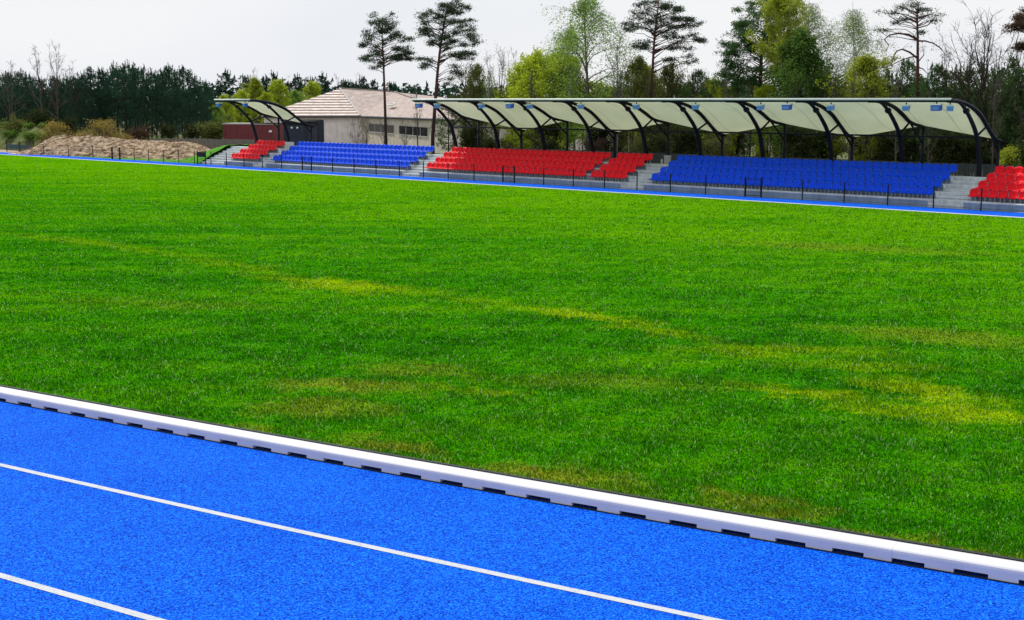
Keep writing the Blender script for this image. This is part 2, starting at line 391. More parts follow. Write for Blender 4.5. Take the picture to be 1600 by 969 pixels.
so = bpy.data.objects.new('sun', sd); COL.objects.link(so); so.rotation_euler = SUN_TO.to_track_quat('Z', 'Y').to_euler()
so.location = (0, 0, 60)
vs = SC.view_settings; vs.view_transform = 'Standard'; vs.look = 'None'; vs.gamma = 1; vs.use_curve_mapping = False; vs.exposure = 0

# ------------------------------------------------------------------ ground, turf, tracks
g = MB(); R_ = 2500
g.add([(-R_, -R_, -.03), (R_, -R_, -.03), (R_, R_, -.03), (-R_, R_, -.03)], [(0, 1, 2, 3)]); struct('ground', g, M['soil'])

# the near bend: arcs about one centre on the field side
RK = 330.0
P0 = Vector((0, 16.10, 0)); nrm = Vector((.5065, .8622, 0)).normalized(); CEN = P0 + nrm * RK
A0 = math.atan2(-nrm.y, -nrm.x)
def arc(off, a_m):                                # off: metres away from the field, a_m: metres along, left to right
    a = A0 + a_m / RK; r = RK + off
    return Vector((CEN.x + r * cos(a), CEN.y + r * sin(a), 0))
AL = np.linspace(-150, 130, 281)
m_ = MB()
near = [arc(-.03, a) for a in AL]
far = []
for p in near:
    s, t = st_of(p); far.append(loc(s, 0))
for p, q in zip(near, far):
    m_.v += [tuple(p), tuple(q)]
for i in range(len(near) - 1): m_.f.append((2 * i, 2 * i + 2, 2 * i + 3, 2 * i + 1))
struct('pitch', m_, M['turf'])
def strip(o0, o1, z, a0=-150, a1=130, n=281):
    mb = MB()
    for a in np.linspace(a0, a1, n):
        p, q = arc(o0, a), arc(o1, a); mb.v += [(p.x, p.y, z), (q.x, q.y, z)]
    for i in range(n - 1): mb.f.append((2 * i, 2 * i + 1, 2 * i + 3, 2 * i + 2))
    return mb
struct('near_track', strip(-.05, 18, .004), M['track'])
LANE = 2.725
lane_mb = MB()
for k in range(1, 6):
    st = strip(LANE * k - .05, LANE * k + .05, .009); lane_mb.add(st.v, st.f)
struct('lane_lines', lane_mb, M['line'])
def flat_st(s0, s1, t0, t1, z, n=60):
    mb = MB()
    for s in np.linspace(s0, s1, n): mb.v += [tuple(loc(s, t0, z)), tuple(loc(s, t1, z))]
    for i in range(n - 1): mb.f.append((2 * i, 2 * i + 2, 2 * i + 3, 2 * i + 1))
    return mb
struct('far_track', flat_st(-150, 60, 0, 2.55, .004), M['track'])
fl = flat_st(-150, 60, -.02, .36, .009); struct('far_track_lines', fl, M['line'])
struct('apron', flat_st(-63.5, 60, 2.55, 9.6, -.004), M['concrete_wall'])
struct('grass_verge', flat_st(-85, -63.5, 2.55, 9, .0), M['verge'])
struct('sand_strip', flat_st(-150, -85, 2.55, 9, .0), M['sand'])

# near kerb: hollow white sections with drainage mouths along the foot
KW, KH, NP = .27, .165, .655
def kerb_section(a0, n_notch, label):
    root = thing('track_kerb', label, 'kerb', arc(0, a0), 0, 'white kerb sections round the inner edge of the blue track')
    o = root.location
    body = MB(); lin = MB(); mouths = MB(); back = MB()
    length = n_notch * NP
    # cross-section: back foot, back top, rounded front shoulder, front lip above the mouths
    prof = [(0.0, .0), (.0, KH - .012), (.012, KH), (KW - .045, KH), (KW - .022, KH - .006), (KW - .007, KH - .020), (KW, KH - .045), (KW, .058)]
    steps = n_notch * 4
    gap = .0012
    As = [a0 + gap + (length - 2 * gap) * i / steps for i in range(steps + 1)]
    for a in As:
        for off, z in prof:
            p = arc(off, a) - o; body.v.append((p.x, p.y, z))
    n = len(prof)
    for i in range(steps):
        for k in range(n - 1): body.f.append((i * n + k, (i + 1) * n + k, (i + 1) * n + k + 1, i * n + k + 1))
    body.f.append(tuple(range(n))); body.f.append(tuple(reversed([steps * n + k for k in range(n)])))
    for q in range(n_notch):                     # feet between the mouths
        f0 = a0 + q * NP + NP * .53; f1 = a0 + (q + 1) * NP
        f0 += .003; f1 -= .003
        pts = []
        for a in (f0, f1):
            for off, z in ((.02, .014), (.02, .0585), (KW, .0585), (KW, .014)):
                p = arc(off, a) - o; pts.append((p.x, p.y, z))
        body.add(pts, [(0, 1, 2, 3), (7, 6, 5, 4), (3, 2, 6, 7), (0, 3, 7, 4)])
        r0 = a0 + q * NP + .008
        pts = [arc(KW - .10, r0) - o, arc(KW - .10, f0 - .003) - o]
        mouths.add([(pts[0].x, pts[0].y, .006), (pts[1].x, pts[1].y, .006), (pts[1].x, pts[1].y, .057), (pts[0].x, pts[0].y, .057)], [(0, 1, 2, 3)])
    for i, a in enumerate(As):
        for off, z in ((KW - .02, .0045), (KW - .02, .0145), (KW + .016, .0145), (KW + .016, .0045)):
            p = arc(off, a) - o; lin.v.append((p.x, p.y, z))
        for off, z in ((-.045, -.01), (-.045, KH + .014), (-.006, KH + .010), (-.006, -.01)):
            p = arc(off, a) - o; back.v.append((p.x, p.y, z))
    for i in range(steps):
        for k in range(4):
            for mb in (lin, back): mb.f.append((i * 4 + k, (i + 1) * 4 + k, (i + 1) * 4 + (k + 1) % 4, i * 4 + (k + 1) % 4))
    part('kerb_body', body, M['kerb'], root)
    part('drain_opening', mouths, M['drain'], root)
    part('base_seal', lin, M['drain'], root)
    part('edging_strip', back, M['dark_rubber'], root)
# one joint stands at about u=1386 in the photo
def arc_at(u, v):
    p = ground(u, v, .12); q = p - CEN; return (math.atan2(q.y, q.x) - A0) * RK
J0 = arc_at(1390, 868)
SECL = 8 * NP
secs = [(-5, 'white kerb section farthest up the bend, beyond the left edge'), (-4, 'white kerb section running out at the left edge of the photo'),
        (-3, 'white kerb section left of the middle, beside the brown worn grass'), (-2, 'white kerb section in the middle of the near grass edge'),
        (-1, 'white kerb section ending at the fine joint on the right'), (0, 'white kerb section nearest the camera, running out at the right edge'),
        (1, 'white kerb section beyond the right edge, nearest of all')]
for k, lb in secs: kerb_section(J0 + k * SECL, 8, lb)

# turf blades: real blades where the grass is near enough to show them
def blades():
    tris = []
    n = 950000; y0, y1, e = 11.0, 130.0, -.15     # density thins out and blades merge into tufts with distance
    u_ = RNG.uniform(0, 1, n); y = (y0 ** e + u_ * (y1 ** e - y0 ** e)) ** (1 / e)
    x = RNG.uniform(-1, 1, n) * (y * .42 + 1.5)
    q = np.stack([x, y], 1) - np.array([CEN.x, CEN.y]); r = np.hypot(q[:, 0], q[:, 1])
    st = (x - O.x) * B.x + (y - O.y) * B.y
    ok = (r < RK - .05) & (st < -.1); x = x[ok]; y = y[ok]; r = r[ok]; n = len(x)
    edge = np.exp(-((RK - r - .05) / .25))
    cl = .75 + .35 * np.sin(x * 2.1 + 1.3 * np.sin(y * 1.7)) * np.sin(y * 2.6 + np.sin(x * 1.2)) + .25 * np.sin(x * 7.3 + y * 5.1) * np.sin(y * 8.7 - x * 3)
    h = .055 * np.clip(cl, .45, 1.4) * RNG.uniform(.6, 1.3, n) * (1 + .5 * edge) * np.clip(1.15 - y / 160, .5, 1)
    wd = (.0042 + .00032 * y) * RNG.uniform(.6, 1.4, n)
    a = RNG.uniform(0, 2 * pi, n); lean = RNG.uniform(.1, 1.0, n) * h; la = RNG.uniform(0, 2 * pi, n)
    V = np.zeros((n, 3, 3))
    V[:, 0, 0] = x - np.cos(a) * wd; V[:, 0, 1] = y - np.sin(a) * wd; V[:, 0, 2] = -.004
    V[:, 1, 0] = x + np.cos(a) * wd; V[:, 1, 1] = y + np.sin(a) * wd; V[:, 1, 2] = -.004
    V[:, 2, 0] = x + np.cos(la) * lean; V[:, 2, 1] = y + np.sin(la) * lean; V[:, 2, 2] = h
    tris.append(V)
    return np.concatenate(tris)
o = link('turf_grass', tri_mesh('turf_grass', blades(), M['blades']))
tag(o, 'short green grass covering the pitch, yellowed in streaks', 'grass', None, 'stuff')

# ------------------------------------------------------------------ grandstand
TREAD = [.34, .66, .98, 1.30]
def tread_prof(zs, t0, depth, back):
    prof = [(t0, -.02)]
    for i, z in enumerate(zs):
        a = t0 + depth * i; b = t0 + depth * (i + 1) if i < len(zs) - 1 else back
        prof += [(a, z), (b, z)]
    prof += [(back, -.02)]
    return prof
T0 = 2.9
root = thing('concrete_grandstand', 'low stepped concrete grandstand along the far side carrying red and blue seats', 'grandstand', loc(0, 0), ANG)
blocks = [(-60.35, -56.55), (-54.88, -39.6), (-37.9, -20.92), (-19.25, -2.3), (-.55, 22)]
stairs = [(-63.5, -60.35), (-56.55, -54.88), (-39.6, -37.9), (-20.92, -19.25), (-2.3, -.55)]
for a, b in blocks:
    mb = MB(); mb.prism_x(tread_prof(TREAD, T0, .8, 6.5), a + .004, b - .004); part('terrace', mb, M['concrete'], root)
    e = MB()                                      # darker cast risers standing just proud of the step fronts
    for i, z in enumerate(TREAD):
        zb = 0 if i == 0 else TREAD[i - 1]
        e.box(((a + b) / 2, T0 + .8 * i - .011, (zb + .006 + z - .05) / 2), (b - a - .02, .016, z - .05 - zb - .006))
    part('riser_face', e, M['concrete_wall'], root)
STEP = [.1625 * (k + 1) for k in range(8)]
for a, b in stairs:
    mb = MB(); mb.prism_x(tread_prof(STEP, T0 + .0, .4, 6.5), a, b)
    ob = part('stairs', mb, M['concrete'], root)
    nos = MB()
    for k, z in enumerate(STEP): nos.box(((a + b) / 2, T0 + .4 * k - .009, z - .055 - .02), (b - a - .02, .014, .1625 - .07))
    link('stair_riser', nos.mesh('stair_riser', M['concrete']), ob)
tag(link('concrete_block', MB().box((0, 0, .25), (.5, .5, .5)).mesh('concrete_block', M['concrete']), None, loc(-56.3, 6.2, 1.305), ANG),
    'grey concrete block at the top of the stairs beside the small red block', 'block')

# seats
def rounded_panel(w, h, r, n=4):
    pts = []
    for cx, cz, a0 in ((w / 2 - r, h - r, 0), (-w / 2 + r, h - r, pi / 2), (-w / 2 + r * .6, r * .6, pi), (w / 2 - r * .6, r * .6, 1.5 * pi)):
        rr = r if cz > h / 2 else r * .6
        for k in range(n + 1): a = a0 + pi / 2 * k / n; pts.append((cx + rr * cos(a), cz + rr * sin(a)))
    return pts
def seat_shell():
    mb = MB(); w = .43
    NX = 8
    # swept profile (y back, z up) of a bucket seat, thickened, sides curling up
    prof = [(-.29, .20), (-.30, .235), (-.27, .258), (-.19, .25), (-.09, .243), (-.035, .265), (0.0, .34), (.03, .45), (.042, .525), (.068, .568), (.105, .592), (.13, .582)]
    rows = []
    for j, (y, z) in enumerate(prof):
        row = []
        for i in range(NX + 1):
            u = -1 + 2 * i / NX; k = abs(u) ** 3
            ww = w * (1 - (.14 if j in (0, len(prof) - 1) else .05 if j in (1, len(prof) - 2, len(prof) - 3) else 0))
            row.append((u * ww / 2, y - (.05 * k if j >= 6 else 0), z + (.03 * k if 1 < j < 6 else 0) - (.06 * k if j >= len(prof) - 3 else .02 * k if j == len(prof) - 4 else 0)))
        rows.append(row)
    th = .022
    top = [p for r in rows for p in r]
    bot = []
    for j, r in enumerate(rows):
        a = prof[max(j - 1, 0)]; b = prof[min(j + 1, len(prof) - 1)]
        dy, dz = b[0] - a[0], b[1] - a[1]; l = math.hypot(dy, dz); ny, nz = dz / l, -dy / l
        bot += [(p[0] * .985, p[1] + ny * th, p[2] + nz * th) for p in r]
    n0 = len(top); W = NX + 1; H = len(rows)
    fs = []
    for j in range(H - 1):
        for i in range(NX):
            q = j * W + i; fs.append((q, q + 1, q + W + 1, q + W)); fs.append((n0 + q, n0 + q + W, n0 + q + W + 1, n0 + q + 1))
    for i in range(NX):
        fs.append((i, n0 + i, n0 + i + 1, i + 1)); q = (H - 1) * W + i; fs.append((q, q + 1, n0 + q + 1, n0 + q))
    for j in range(H - 1):
        q = j * W; fs.append((q, q + W, n0 + q + W, n0 + q)); q += NX; fs.append((q, n0 + q, n0 + q + W, q + W))
    mb.add(top + bot, fs); return mb
def seat_leg():
    mb = MB()
    for x in (-.10, .10):
        mb.box((x, -.12, .105), (.03, .035, .21)); mb.box((x, -.13, .22), (.03, .24, .03)); mb.box((x, -.12, .008), (.07, .12, .014))
    return mb
shell_r = seat_shell().mesh('seat_shell', M['red_seat'], True); shell_b = seat_shell().mesh('seat_shell', M['blue_seat'], True)
leg_me = seat_leg().mesh('seat_legs', M['galv'])
ROWN = ['front row', 'second row', 'third row', 'top row']
SEATS = [('red', -60.30, 8, 'small left red block', 0),
         ('blue', -54.90, 33, 'open sunlit blue block', -.05),
         ('red', -37.88, 30, 'long covered red block', -.03),
         ('red', -23.66, 6, 'narrow covered red block', 0),
         ('blue', -19.22, 37, 'big covered blue block', 0),
         ('red', -.58, 9, 'rightmost red block', .04)]
ends = {-60.30: -56.62, -54.90: -39.58, -37.88: -24.06, -23.66: -20.96, -19.22: -2.31, -.58: 3.6}
proto = {}
for col, s0, n, bl, drift in SEATS:
    pitch = (ends[s0] - s0) / n
    for r in range(4):
        for k in range(n):
            s = s0 + pitch * (k + .5) + drift * r
            o = link(col + '_stadium_seat', shell_r if col == 'red' else shell_b, None, loc(s + random.uniform(-.006, .006), 3.60 + .8 * r, TREAD[r] + .002), ANG + random.uniform(-.025, .025))
            tag(o, '%s seat %s from left, %s of the %s' % (col, ordn(k + 1), ROWN[r], bl), 'seat', col + ' plastic seats on the grandstand')
            link('seat_legs', leg_me, o)

# ------------------------------------------------------------------ canopies
def smooth_curve(pts, per=6):
    P = [Vector((0, a, b)) for a, b in pts]; res = []
    for i in range(len(P) - 1):
        p0 = P[max(i - 1, 0)]; p1 = P[i]; p2 = P[i + 1]; p3 = P[min(i + 2, len(P) - 1)]
        for k in range(per):
            t = k / per
            res.append(.5 * ((2 * p1) + (p2 - p0) * t + (2 * p0 - 5 * p1 + 4 * p2 - p3) * t * t + (3 * p1 - p0 - 3 * p2 + p3) * t ** 3))
    res.append(P[-1]); return res
EVEN = smooth_curve([(3, 5), (3.9, 4.95), (4.73, 4.83), (5.59, 4.62), (6.47, 4.26), (7.24, 3.77), (7.9, 3.34), (8.43, 3.09), (9.08, 2.96)])
ODD = smooth_curve([(3, 5), (3.9, 4.95), (4.73, 4.83), (5.59, 4.62), (6.42, 4.28), (7.1, 3.96), (7.7, 3.81), (8.2, 3.74), (8.85, 3.63)])
ARC = smooth_curve([(3.05, 4.97), (4.0, 4.90), (4.78, 4.51), (5.5, 3.96), (6.08, 3.36), (6.36, 2.75), (6.60, 1.9), (6.72, 1.0), (6.76, 0)])
def canopy(frames, label, beam0, beam1):
    """frames: list of (s, odd?) from right to left"""
    root = thing('membrane_canopy', label, 'canopy', loc(0, 0), ANG)
    mem = MB(); nu = 8
    for (sa, oa), (sb, ob_) in zip(frames[:-1], frames[1:]):
        ra = ODD if oa else EVEN; rb = ODD if ob_ else EVEN; base = len(mem.v); m = len(ra)
        for i in range(nu + 1):
            u = i / nu
            for k in range(m):
                p = ra[k] * (1 - u) + rb[k] * u; fr = k / (m - 1)
                sag = -.10 * 4 * u * (1 - u) * sin(pi * fr)
                mem.v.append((sa + (sb - sa) * u, p.y - .10 * 4 * u * (1 - u) * fr, p.z + .075 + sag))
        for i in range(nu):
            for k in range(m - 1): q = base + i * m + k; mem.f.append((q, q + 1, q + m + 1, q + m))
    mo = part('membrane', mem, M['membrane'], root, True)
    md = mo.modifiers.new('thickness', 'SOLIDIFY'); md.thickness = .006
    part('front_beam', MB().tube([(beam0, 3, 4.97), (beam1, 3, 4.97)], .055, 10), M['navy_steel'], root, True)
    part('edge_strip', MB().tube([(beam0, 2.95, 5.06), (beam1, 2.95, 5.06)], .055, 12), M['white_edge'], root, True)
    tie = MB().tube([(frames[-1][0], 6.14, 3.22), (frames[0][0], 6.14, 3.22)], .045, 8); part('tie_beam', tie, M['navy_steel'], root, True)
    for s, odd in frames:
        rib = ODD if odd else EVEN
        def on(pts): return [(s, p.y, p.z) for p in pts]
        nr = len(rib)
        part('rib', MB().tube(on(rib), [.115 - .05 * abs(k / nr - .45) for k in range(nr)], 8), M['navy_steel'], root, True)
        part('arched_column', MB().tube(on(ARC), [.075 + .05 * min(1, k / len(ARC) * 1.5) for k in range(len(ARC))], 8), M['navy_steel'], root, True)
        zt = 3.60 if odd else 2.93; tt = 8.8
        part('rear_column', MB().tube([(s, tt, 0), (s, tt, zt)], .085, 8), M['navy_steel'], root, True)
        q = min(rib, key=lambda p: abs(p.y - 7.25))
        part('strut', MB().tube([(s, 6.12, 3.28), (s, q.y, q.z - .03)], .055, 8), M['navy_steel'], root, True)
        part('strut', MB().tube([(s, q.y + .05, q.z - .05), (s, tt, 2.78 if odd else 2.5)], .055, 8), M['navy_steel'], root, True)
        part('clamp', MB().box((s, 4.80, 4.50), (.24, .22, .20), 0, radians(-35)), M['navy_steel'], root)
        part('beam_joint', MB().tube([(s - .14, 3, 4.97), (s + .14, 3, 4.97)], .085, 8), M['navy_steel'], root, True)
SJ = [s_at(u, 3.0) for u in (1480, 1357, 1244, 1135, 1036, 950, 866, 791, 719, 652)]
canopy([(s, i % 2 == 1) for i, s in enumerate(SJ)], 'long wavy cream membrane canopy on dark curved frames over the grandstand', SJ[-1] - .35, SJ[0] + .05)
SL = [s_at(393, 3.0), s_at(343, 3.0)]
canopy([(SL[0], False), (SL[1], True)], 'small single bay cream membrane canopy on dark steel frames above the left red block', SL[1] - .3, SL[0] + .1)

# floodlights hanging below the front beams
def lamp_parts(root, w_, h_, mat):
    b = MB(); d = .26
    prof = [(-d / 2, -h_), (d / 2 - .03, -h_ + .03), (d / 2, 0), (-d / 2 - .03, 0)]
    b.prism_x(list(reversed(prof)), -w_ / 2, w_ / 2); part('housing', b, mat, root)
    part('lens', MB().box((0, -d / 2 - .024, -h_ / 2), (w_ * .8, .012, h_ * .6), 0, radians(-6)), M['glass_lens'], root)
    part('top_plate', MB().box((0, -.01, .035), (w_ + .04, d + .08, .06)), M['white_edge'], root)
    part('hanger', MB().box((0, .0, .10), (.05, .05, .11)), M['navy_steel'], root)
big = [(656, 'leftmost of all'), (797, 'above the long red block'), (1227, 'above the big blue block'), (1459, 'near the canopy right end')]
for u, wh in big:
    r = thing('floodlight', 'large blue box lamp under the front beam, ' + wh, 'lamp', loc(s_at(u, 3.05), 3.05, 4.78), ANG, 'large blue lamps under the canopy edge')
    lamp_parts(r, .46, .27, M['lamp_deep'])
small = [684, 753, 828, 907, 993, 1085, 1186, 1295, 1412, 1480]
for k, u in enumerate(small):
    r = thing('small_floodlight', 'small pale blue lamp under the long canopy edge, %s small one from its left tip' % ordn(k + 1), 'lamp', loc(s_at(u, 3.3), 3.3, 4.74), ANG + (.5 if u == 1480 else 0), 'small pale blue lamps under the canopy edge')
    lamp_parts(r, .30, .24, M['lamp_blue'])
for u, wh, w_ in ((345.5, 'left tip', .36), (386, 'right half', .36)):
    r = thing('floodlight', 'blue box lamp under the small left canopy, at its ' + wh, 'lamp', loc(s_at(u, 3.1), 3.1, 4.76), ANG, 'blue lamps under the small canopy')
    lamp_parts(r, w_, .26, M['lamp_deep'])

# ------------------------------------------------------------------ fences and gates along the track
FT = 2.25
def fence_run(ss, label, h=1.02, name='track_fence'):
    root = thing(name, label, 'fence', loc(ss[0], FT), ANG, 'dark post and wire fences along the far track')
    for s in ss:
        mb = MB(); mb.box((s - ss[0], 0, h / 2), (.046, .046, h)); mb.box((s - ss[0], 0, h + .008), (.056, .056, .016)); part('post', mb, M['black_steel'], root)
    for z in (.12, .5, .95):
        part('wire', MB().tube([(0, -.034, z), (ss[-1] - ss[0], -.034, z)], .007, 5), M['black_steel'], root)
def gate(s0, s1, label, h=1.05, plate=False):
    root = thing('track_gate', label, 'gate', loc(s0, FT), ANG, 'narrow gates in the track fence')
    w_ = s1 - s0
    for s in (.03, w_ - .03): part('post', MB().box((s, 0, h / 2), (.055, .055, h)), M['black_steel'], root)
    fr = MB()
    for z in (.10, .97): fr.box((w_ / 2, .0, z), (w_ - .13, .03, .03))
    for s in (.085, w_ - .085): fr.box((s, 0, .535), (.022, .028, .84))
    part('gate_frame', fr, M['black_steel'], root)
    bars = MB()
    for k in range(1, 6): bars.box((.085 + (w_ - .17) * k / 6, 0, .535), (.008, .008, .84))
    part('bars', bars, M['black_steel'], root)
    if plate: part('plate', MB().box((w_ / 2, -.03, .78), (w_ - .16, .015, .36)), M['black_steel'], root)
def rng_s(a, b, n): return [a + (b - a) * k / (n - 1) for k in range(n)]
fence_run([-93.2, -88.4, -83.75, -79.4, -76.2], 'dark post and wire fence before the left part of the soil heap')
gate(-76.1, -74.92, 'narrow dark gate before the middle of the soil heap')
fence_run(rng_s(-74.8, -63.5, 6)[0:], 'dark post and wire fence before the right part of the soil heap')
gate(-63.1, -61.9, 'narrow dark gate with a black plate beside the grass bank', 1.1, True)
fence_run([-61.2, -59.1, -56.8, -54.46, -52.1], 'dark post and wire fence before the small red seat block')
gate(-49.66, -48.54, 'narrow dark gate before the left part of the sunlit blue block')
fence_run([-46.19, -43.84, -41.53, -39.17, -36.81, -34.49, -32.14], 'dark post and wire fence before the sunlit blue block and middle stairs')
gate(-29.67, -28.62, 'narrow dark gate before the longer red block')
fence_run([-26.26, -23.93, -21.58, -19.23, -16.93, -14.59], 'dark post and wire fence before the narrow red block and right stairs')
gate(-12.14, -11.08, 'narrow dark gate before the big blue block')
fence_run([-8.7, -6.36, -4.04, -1.72, .57, 2.9, 5.2], 'dark post and wire fence at the right edge before the last stairs')
# rail panel far left
r = thing('green_barrier', 'low dark green barrier panel on rails at the far left edge', 'barrier', loc(-97.5, 3.4), ANG)
mb = MB(); mb.box((2, 0, .55), (5.2, .05, .42)); part('panel', mb, M['green_panel'], r)
mb = MB(); mb.box((2, 0, 1.02), (5.6, .05, .05)); mb.box((2, 0, .2), (5.6, .05, .05)); part('rail', mb, M['black_steel'], r)
for x in (-.8, 2, 4.8): part('post', MB().box((x, .06, .55), (.06, .06, 1.1)), M['black_steel'], r)

# dark slatted fence behind the stand
r = thing('slatted_fence', 'tall charcoal slatted fence behind the covered grandstand', 'fence', loc(0, 10.6), ANG)
mb = MB(); s = -37.0
while s < 16:
    mb.box((s, 0, .86), (.125, .02, 1.72)); s += .15
part('slats', mb, M['fence_dark'], r)
mb = MB()
for z in (.35, 1.5): mb.box((-10.5, .035, z), (53, .04, .06))
part('rail', mb, M['fence_dark'], r)
for s in rng_s(-37, 16, 22): part('post', MB().box((s, .09, .9), (.07, .07, 1.8)), M['black_steel'], r)

# small cabinets behind the stairs
p = loc(s_at(1043, 7.6), 7.6); r = thing('utility_cabinet', 'small grey utility cabinet at the top of the right stairs', 'cabinet', p, ANG)
part('body', MB().box((0, 0, .95), (.34, .25, 1.5)), M['cabinet'], r); part('lid', MB().box((0, -.01, 1.715), (.40, .31, .03)), M['white_paint'], r); part('plinth', MB().box((0, 0, .1), (.3, .22, .2)), M['concrete'], r)
p = loc(s_at(1034, 7.4), 7.4); r = thing('marker_post', 'short white post left of the grey utility cabinet', 'post', p, ANG)
part('shaft', MB().tube([(0, 0, 0), (0, 0, 1.5)], .055, 10), M['white_paint'], r); part('cap', MB().tube([(0, 0, 1.5), (0, 0, 1.53)], .065, 10), M['cap_grey'], r)

# ------------------------------------------------------------------ house with hipped roof
def uv_poly(mb_faces, name, mat, parent):
    """faces as lists of points; UV = (along the eave, up the slope) in metres"""
    me = bpy.data.meshes.new(name); vs = []; fs = []; uvs = []
    for f in mb_faces:
        o = len(vs); vs += [tuple(p) for p in f]; fs.append(tuple(range(o, o + len(f))))
        e = (Vector(f[1]) - Vector(f[0])).normalized(); nrm_ = e.cross(Vector(f[2]) - Vector(f[0])).normalized(); up = nrm_.cross(e)
        uvs += [((Vector(p) - Vector(f[0])).dot(e), (Vector(p) - Vector(f[0])).dot(up)) for p in f]
    me.from_pydata(vs, [], fs); ul = me.uv_layers.new(name='uv')
    for i, l in enumerate(me.loops): ul.data[i].uv = uvs[l.vertex_index]
    me.materials.append(mat); me.update(); return link(name, me, parent)
Cc = at(563, 181, 150)                            # the eave corner
def gp(p, z=0): return Vector((p.x, p.y, z))
EAVE = Cc.z
Lw = at(404, 181, 148); Rr = at(742, 187.5, 112)
root = thing('hipped_house', 'long pale house with a hipped tiled roof behind the blue seats', 'house', gp(Cc))
org = gp(Cc)
def rel(p): return Vector(p) - org
inn = Vector((.45, .9, 0))
Lwall = gp(Lw) + Vector((.5, .5, 0)); Cwall = gp(Cc) + Vector((.1, .6, 0)); Rwall = gp(Rr) + Vector((-.1, .8, 0))
Lback = Lwall + Vector((2, 27, 0)); Rback = Rwall + Vector((15, 18, 0)); Cback = Cwall + Vector((13, 27, 0))
def wall(a, b, z1, name, mat):
    d = (b - a); n_ = Vector((-d.y, d.x, 0)).normalized() * .3
    vs = [rel(gp(q, z)) for z in (0, z1) for q in (a, b, b + n_, a + n_)]
    return part(name, MB().add(vs, [(0, 3, 2, 1), (4, 5, 6, 7), (0, 1, 5, 4), (1, 2, 6, 5), (2, 3, 7, 6), (3, 0, 4, 7)]), mat, root)
WZ = EAVE - .12
wall(Lwall, Cwall, WZ, 'wall', M['plaster_white']); wall(Cwall, Rwall, WZ, 'wall', M['plaster_tan'])
wall(Rwall, Rback, WZ - .1, 'wall', M['plaster_tan']); wall(Lback, Lwall, WZ, 'wall', M['plaster_white']); wall(Rback, Cback, WZ, 'wall', M['plaster_tan']); wall(Cback, Lback, WZ, 'wall', M['plaster_white'])
apex = at(531, 138.5, 160); ridge = at(617, 144, 158)
Le, Re = gp(Lw, EAVE), Vector((Rr.x, Rr.y, Rr.z)); Ce = Cc.copy()
Lb = gp(Lback + Vector((-.5, .5, 0)), EAVE); Rb = gp(Rback + Vector((.6, .4, 0)), EAVE); Cb = gp(Cback + Vector((.3, .6, 0)), EAVE)
R1 = uv_poly([[rel(Le), rel(Ce), rel(apex)]], 'roof', M['roof_stripe'], root); R1['label'] = 'pale striped hip of the roof'
R2 = uv_poly([[rel(Ce), rel(Re), rel(ridge), rel(apex)]], 'roof', M['roof_shingle'], root); R2['label'] = 'pinkish tiled long slope of the roof'
uv_poly([[rel(Re), rel(Rb), rel(ridge)], [rel(Rb), rel(Cb), rel(apex), rel(ridge)], [rel(Cb), rel(Lb), rel(apex)], [rel(Lb), rel(Le), rel(apex)]], 'rear_roof', M['roof_shingle'], root)
fas = MB()
for a, b in ((Le, Ce), (Ce, Re), (Re, Rb)):
    fas.tube([rel(a) - Vector((0, 0, .10)), rel(b) - Vector((0, 0, .10))], .085, 6)
part('gutter', fas, M['navy_panel'], root)
part('hip_capping', MB().tube([rel(Ce) + Vector((0, -.03, .06)), rel(apex) + Vector((0, -.03, .05))], .10, 6), M['cap_grey'], root)
part('ridge_capping', MB().tube([rel(apex) + Vector((0, 0, .04)), rel(ridge) + Vector((0, 0, .04)), rel(Re) + Vector((0, 0, .05))], .09, 6), M['roof_shingle'], root)
# skylight on the long slope
q = (Ce * .30 + Re * .26 + ridge * .30 + apex * .14); nn_ = (Re - Ce).cross(ridge - Ce).normalized(); ex = (Re - Ce).normalized(); ey = nn_.cross(ex)
def plate(mb, c, hx, hy, th): 
    vs = [rel(c) + ex * a * hx + ey * b * hy + nn_ * h for h in (0.0, th) for a, b in ((-1, -1), (1, -1), (1, 1), (-1, 1))]
    return mb.add(vs, [(0, 3, 2, 1), (4, 5, 6, 7), (0, 1, 5, 4), (1, 2, 6, 5), (2, 3, 7, 6), (3, 0, 4, 7)])
sk = part('skylight', plate(MB(), q, 1.1, .24, .10), M['white_paint'], root); link('pane', plate(MB(), q, .9, .15, .112).mesh('pane', M['slate_glass']), sk)
# ribbon windows in the tan wall
dwall = (Rwall - Cwall); Lt = dwall.length; dw = dwall.normalized(); nw = Vector((dw.y, -dw.x, 0))
def wall_x(u):                                    # metres along the tan wall at photo column u
    r = ray(u, 200); # solve Cwall + k dw on the ray
    a = r.x; b = r.y
    return (Cwall.y * a - Cwall.x * b) / (dw.x * b - dw.y * a)
for u0, u1 in ((577, 616), (624, 669)):
    a, b = wall_x(u0), wall_x(u1); zc = 1.95; hh = .42
    fr = MB(); pn = MB(); mid = Cwall + dw * ((a + b) / 2) + nw * .03; rz = math.atan2(dw.y, dw.x)
    ln = b - a
    fr.box(rel(gp(mid, zc - hh - .06)), (ln + .2, .06, .12), rz); fr.box(rel(gp(mid, zc + hh + .05)), (ln + .2, .05, .07), rz)
    for k in range(5): fr.box(rel(gp(Cwall + dw * (a + ln * k / 4) + nw * .03, zc)), (.13, .045, 2 * hh), rz)
    wo = part('window', fr, M['cap_grey'], root)
    pn.box(rel(gp(mid - nw * .02, zc)), (ln, .03, 2 * hh), rz); link('pane', pn.mesh('pane', M['slate_glass']), wo)
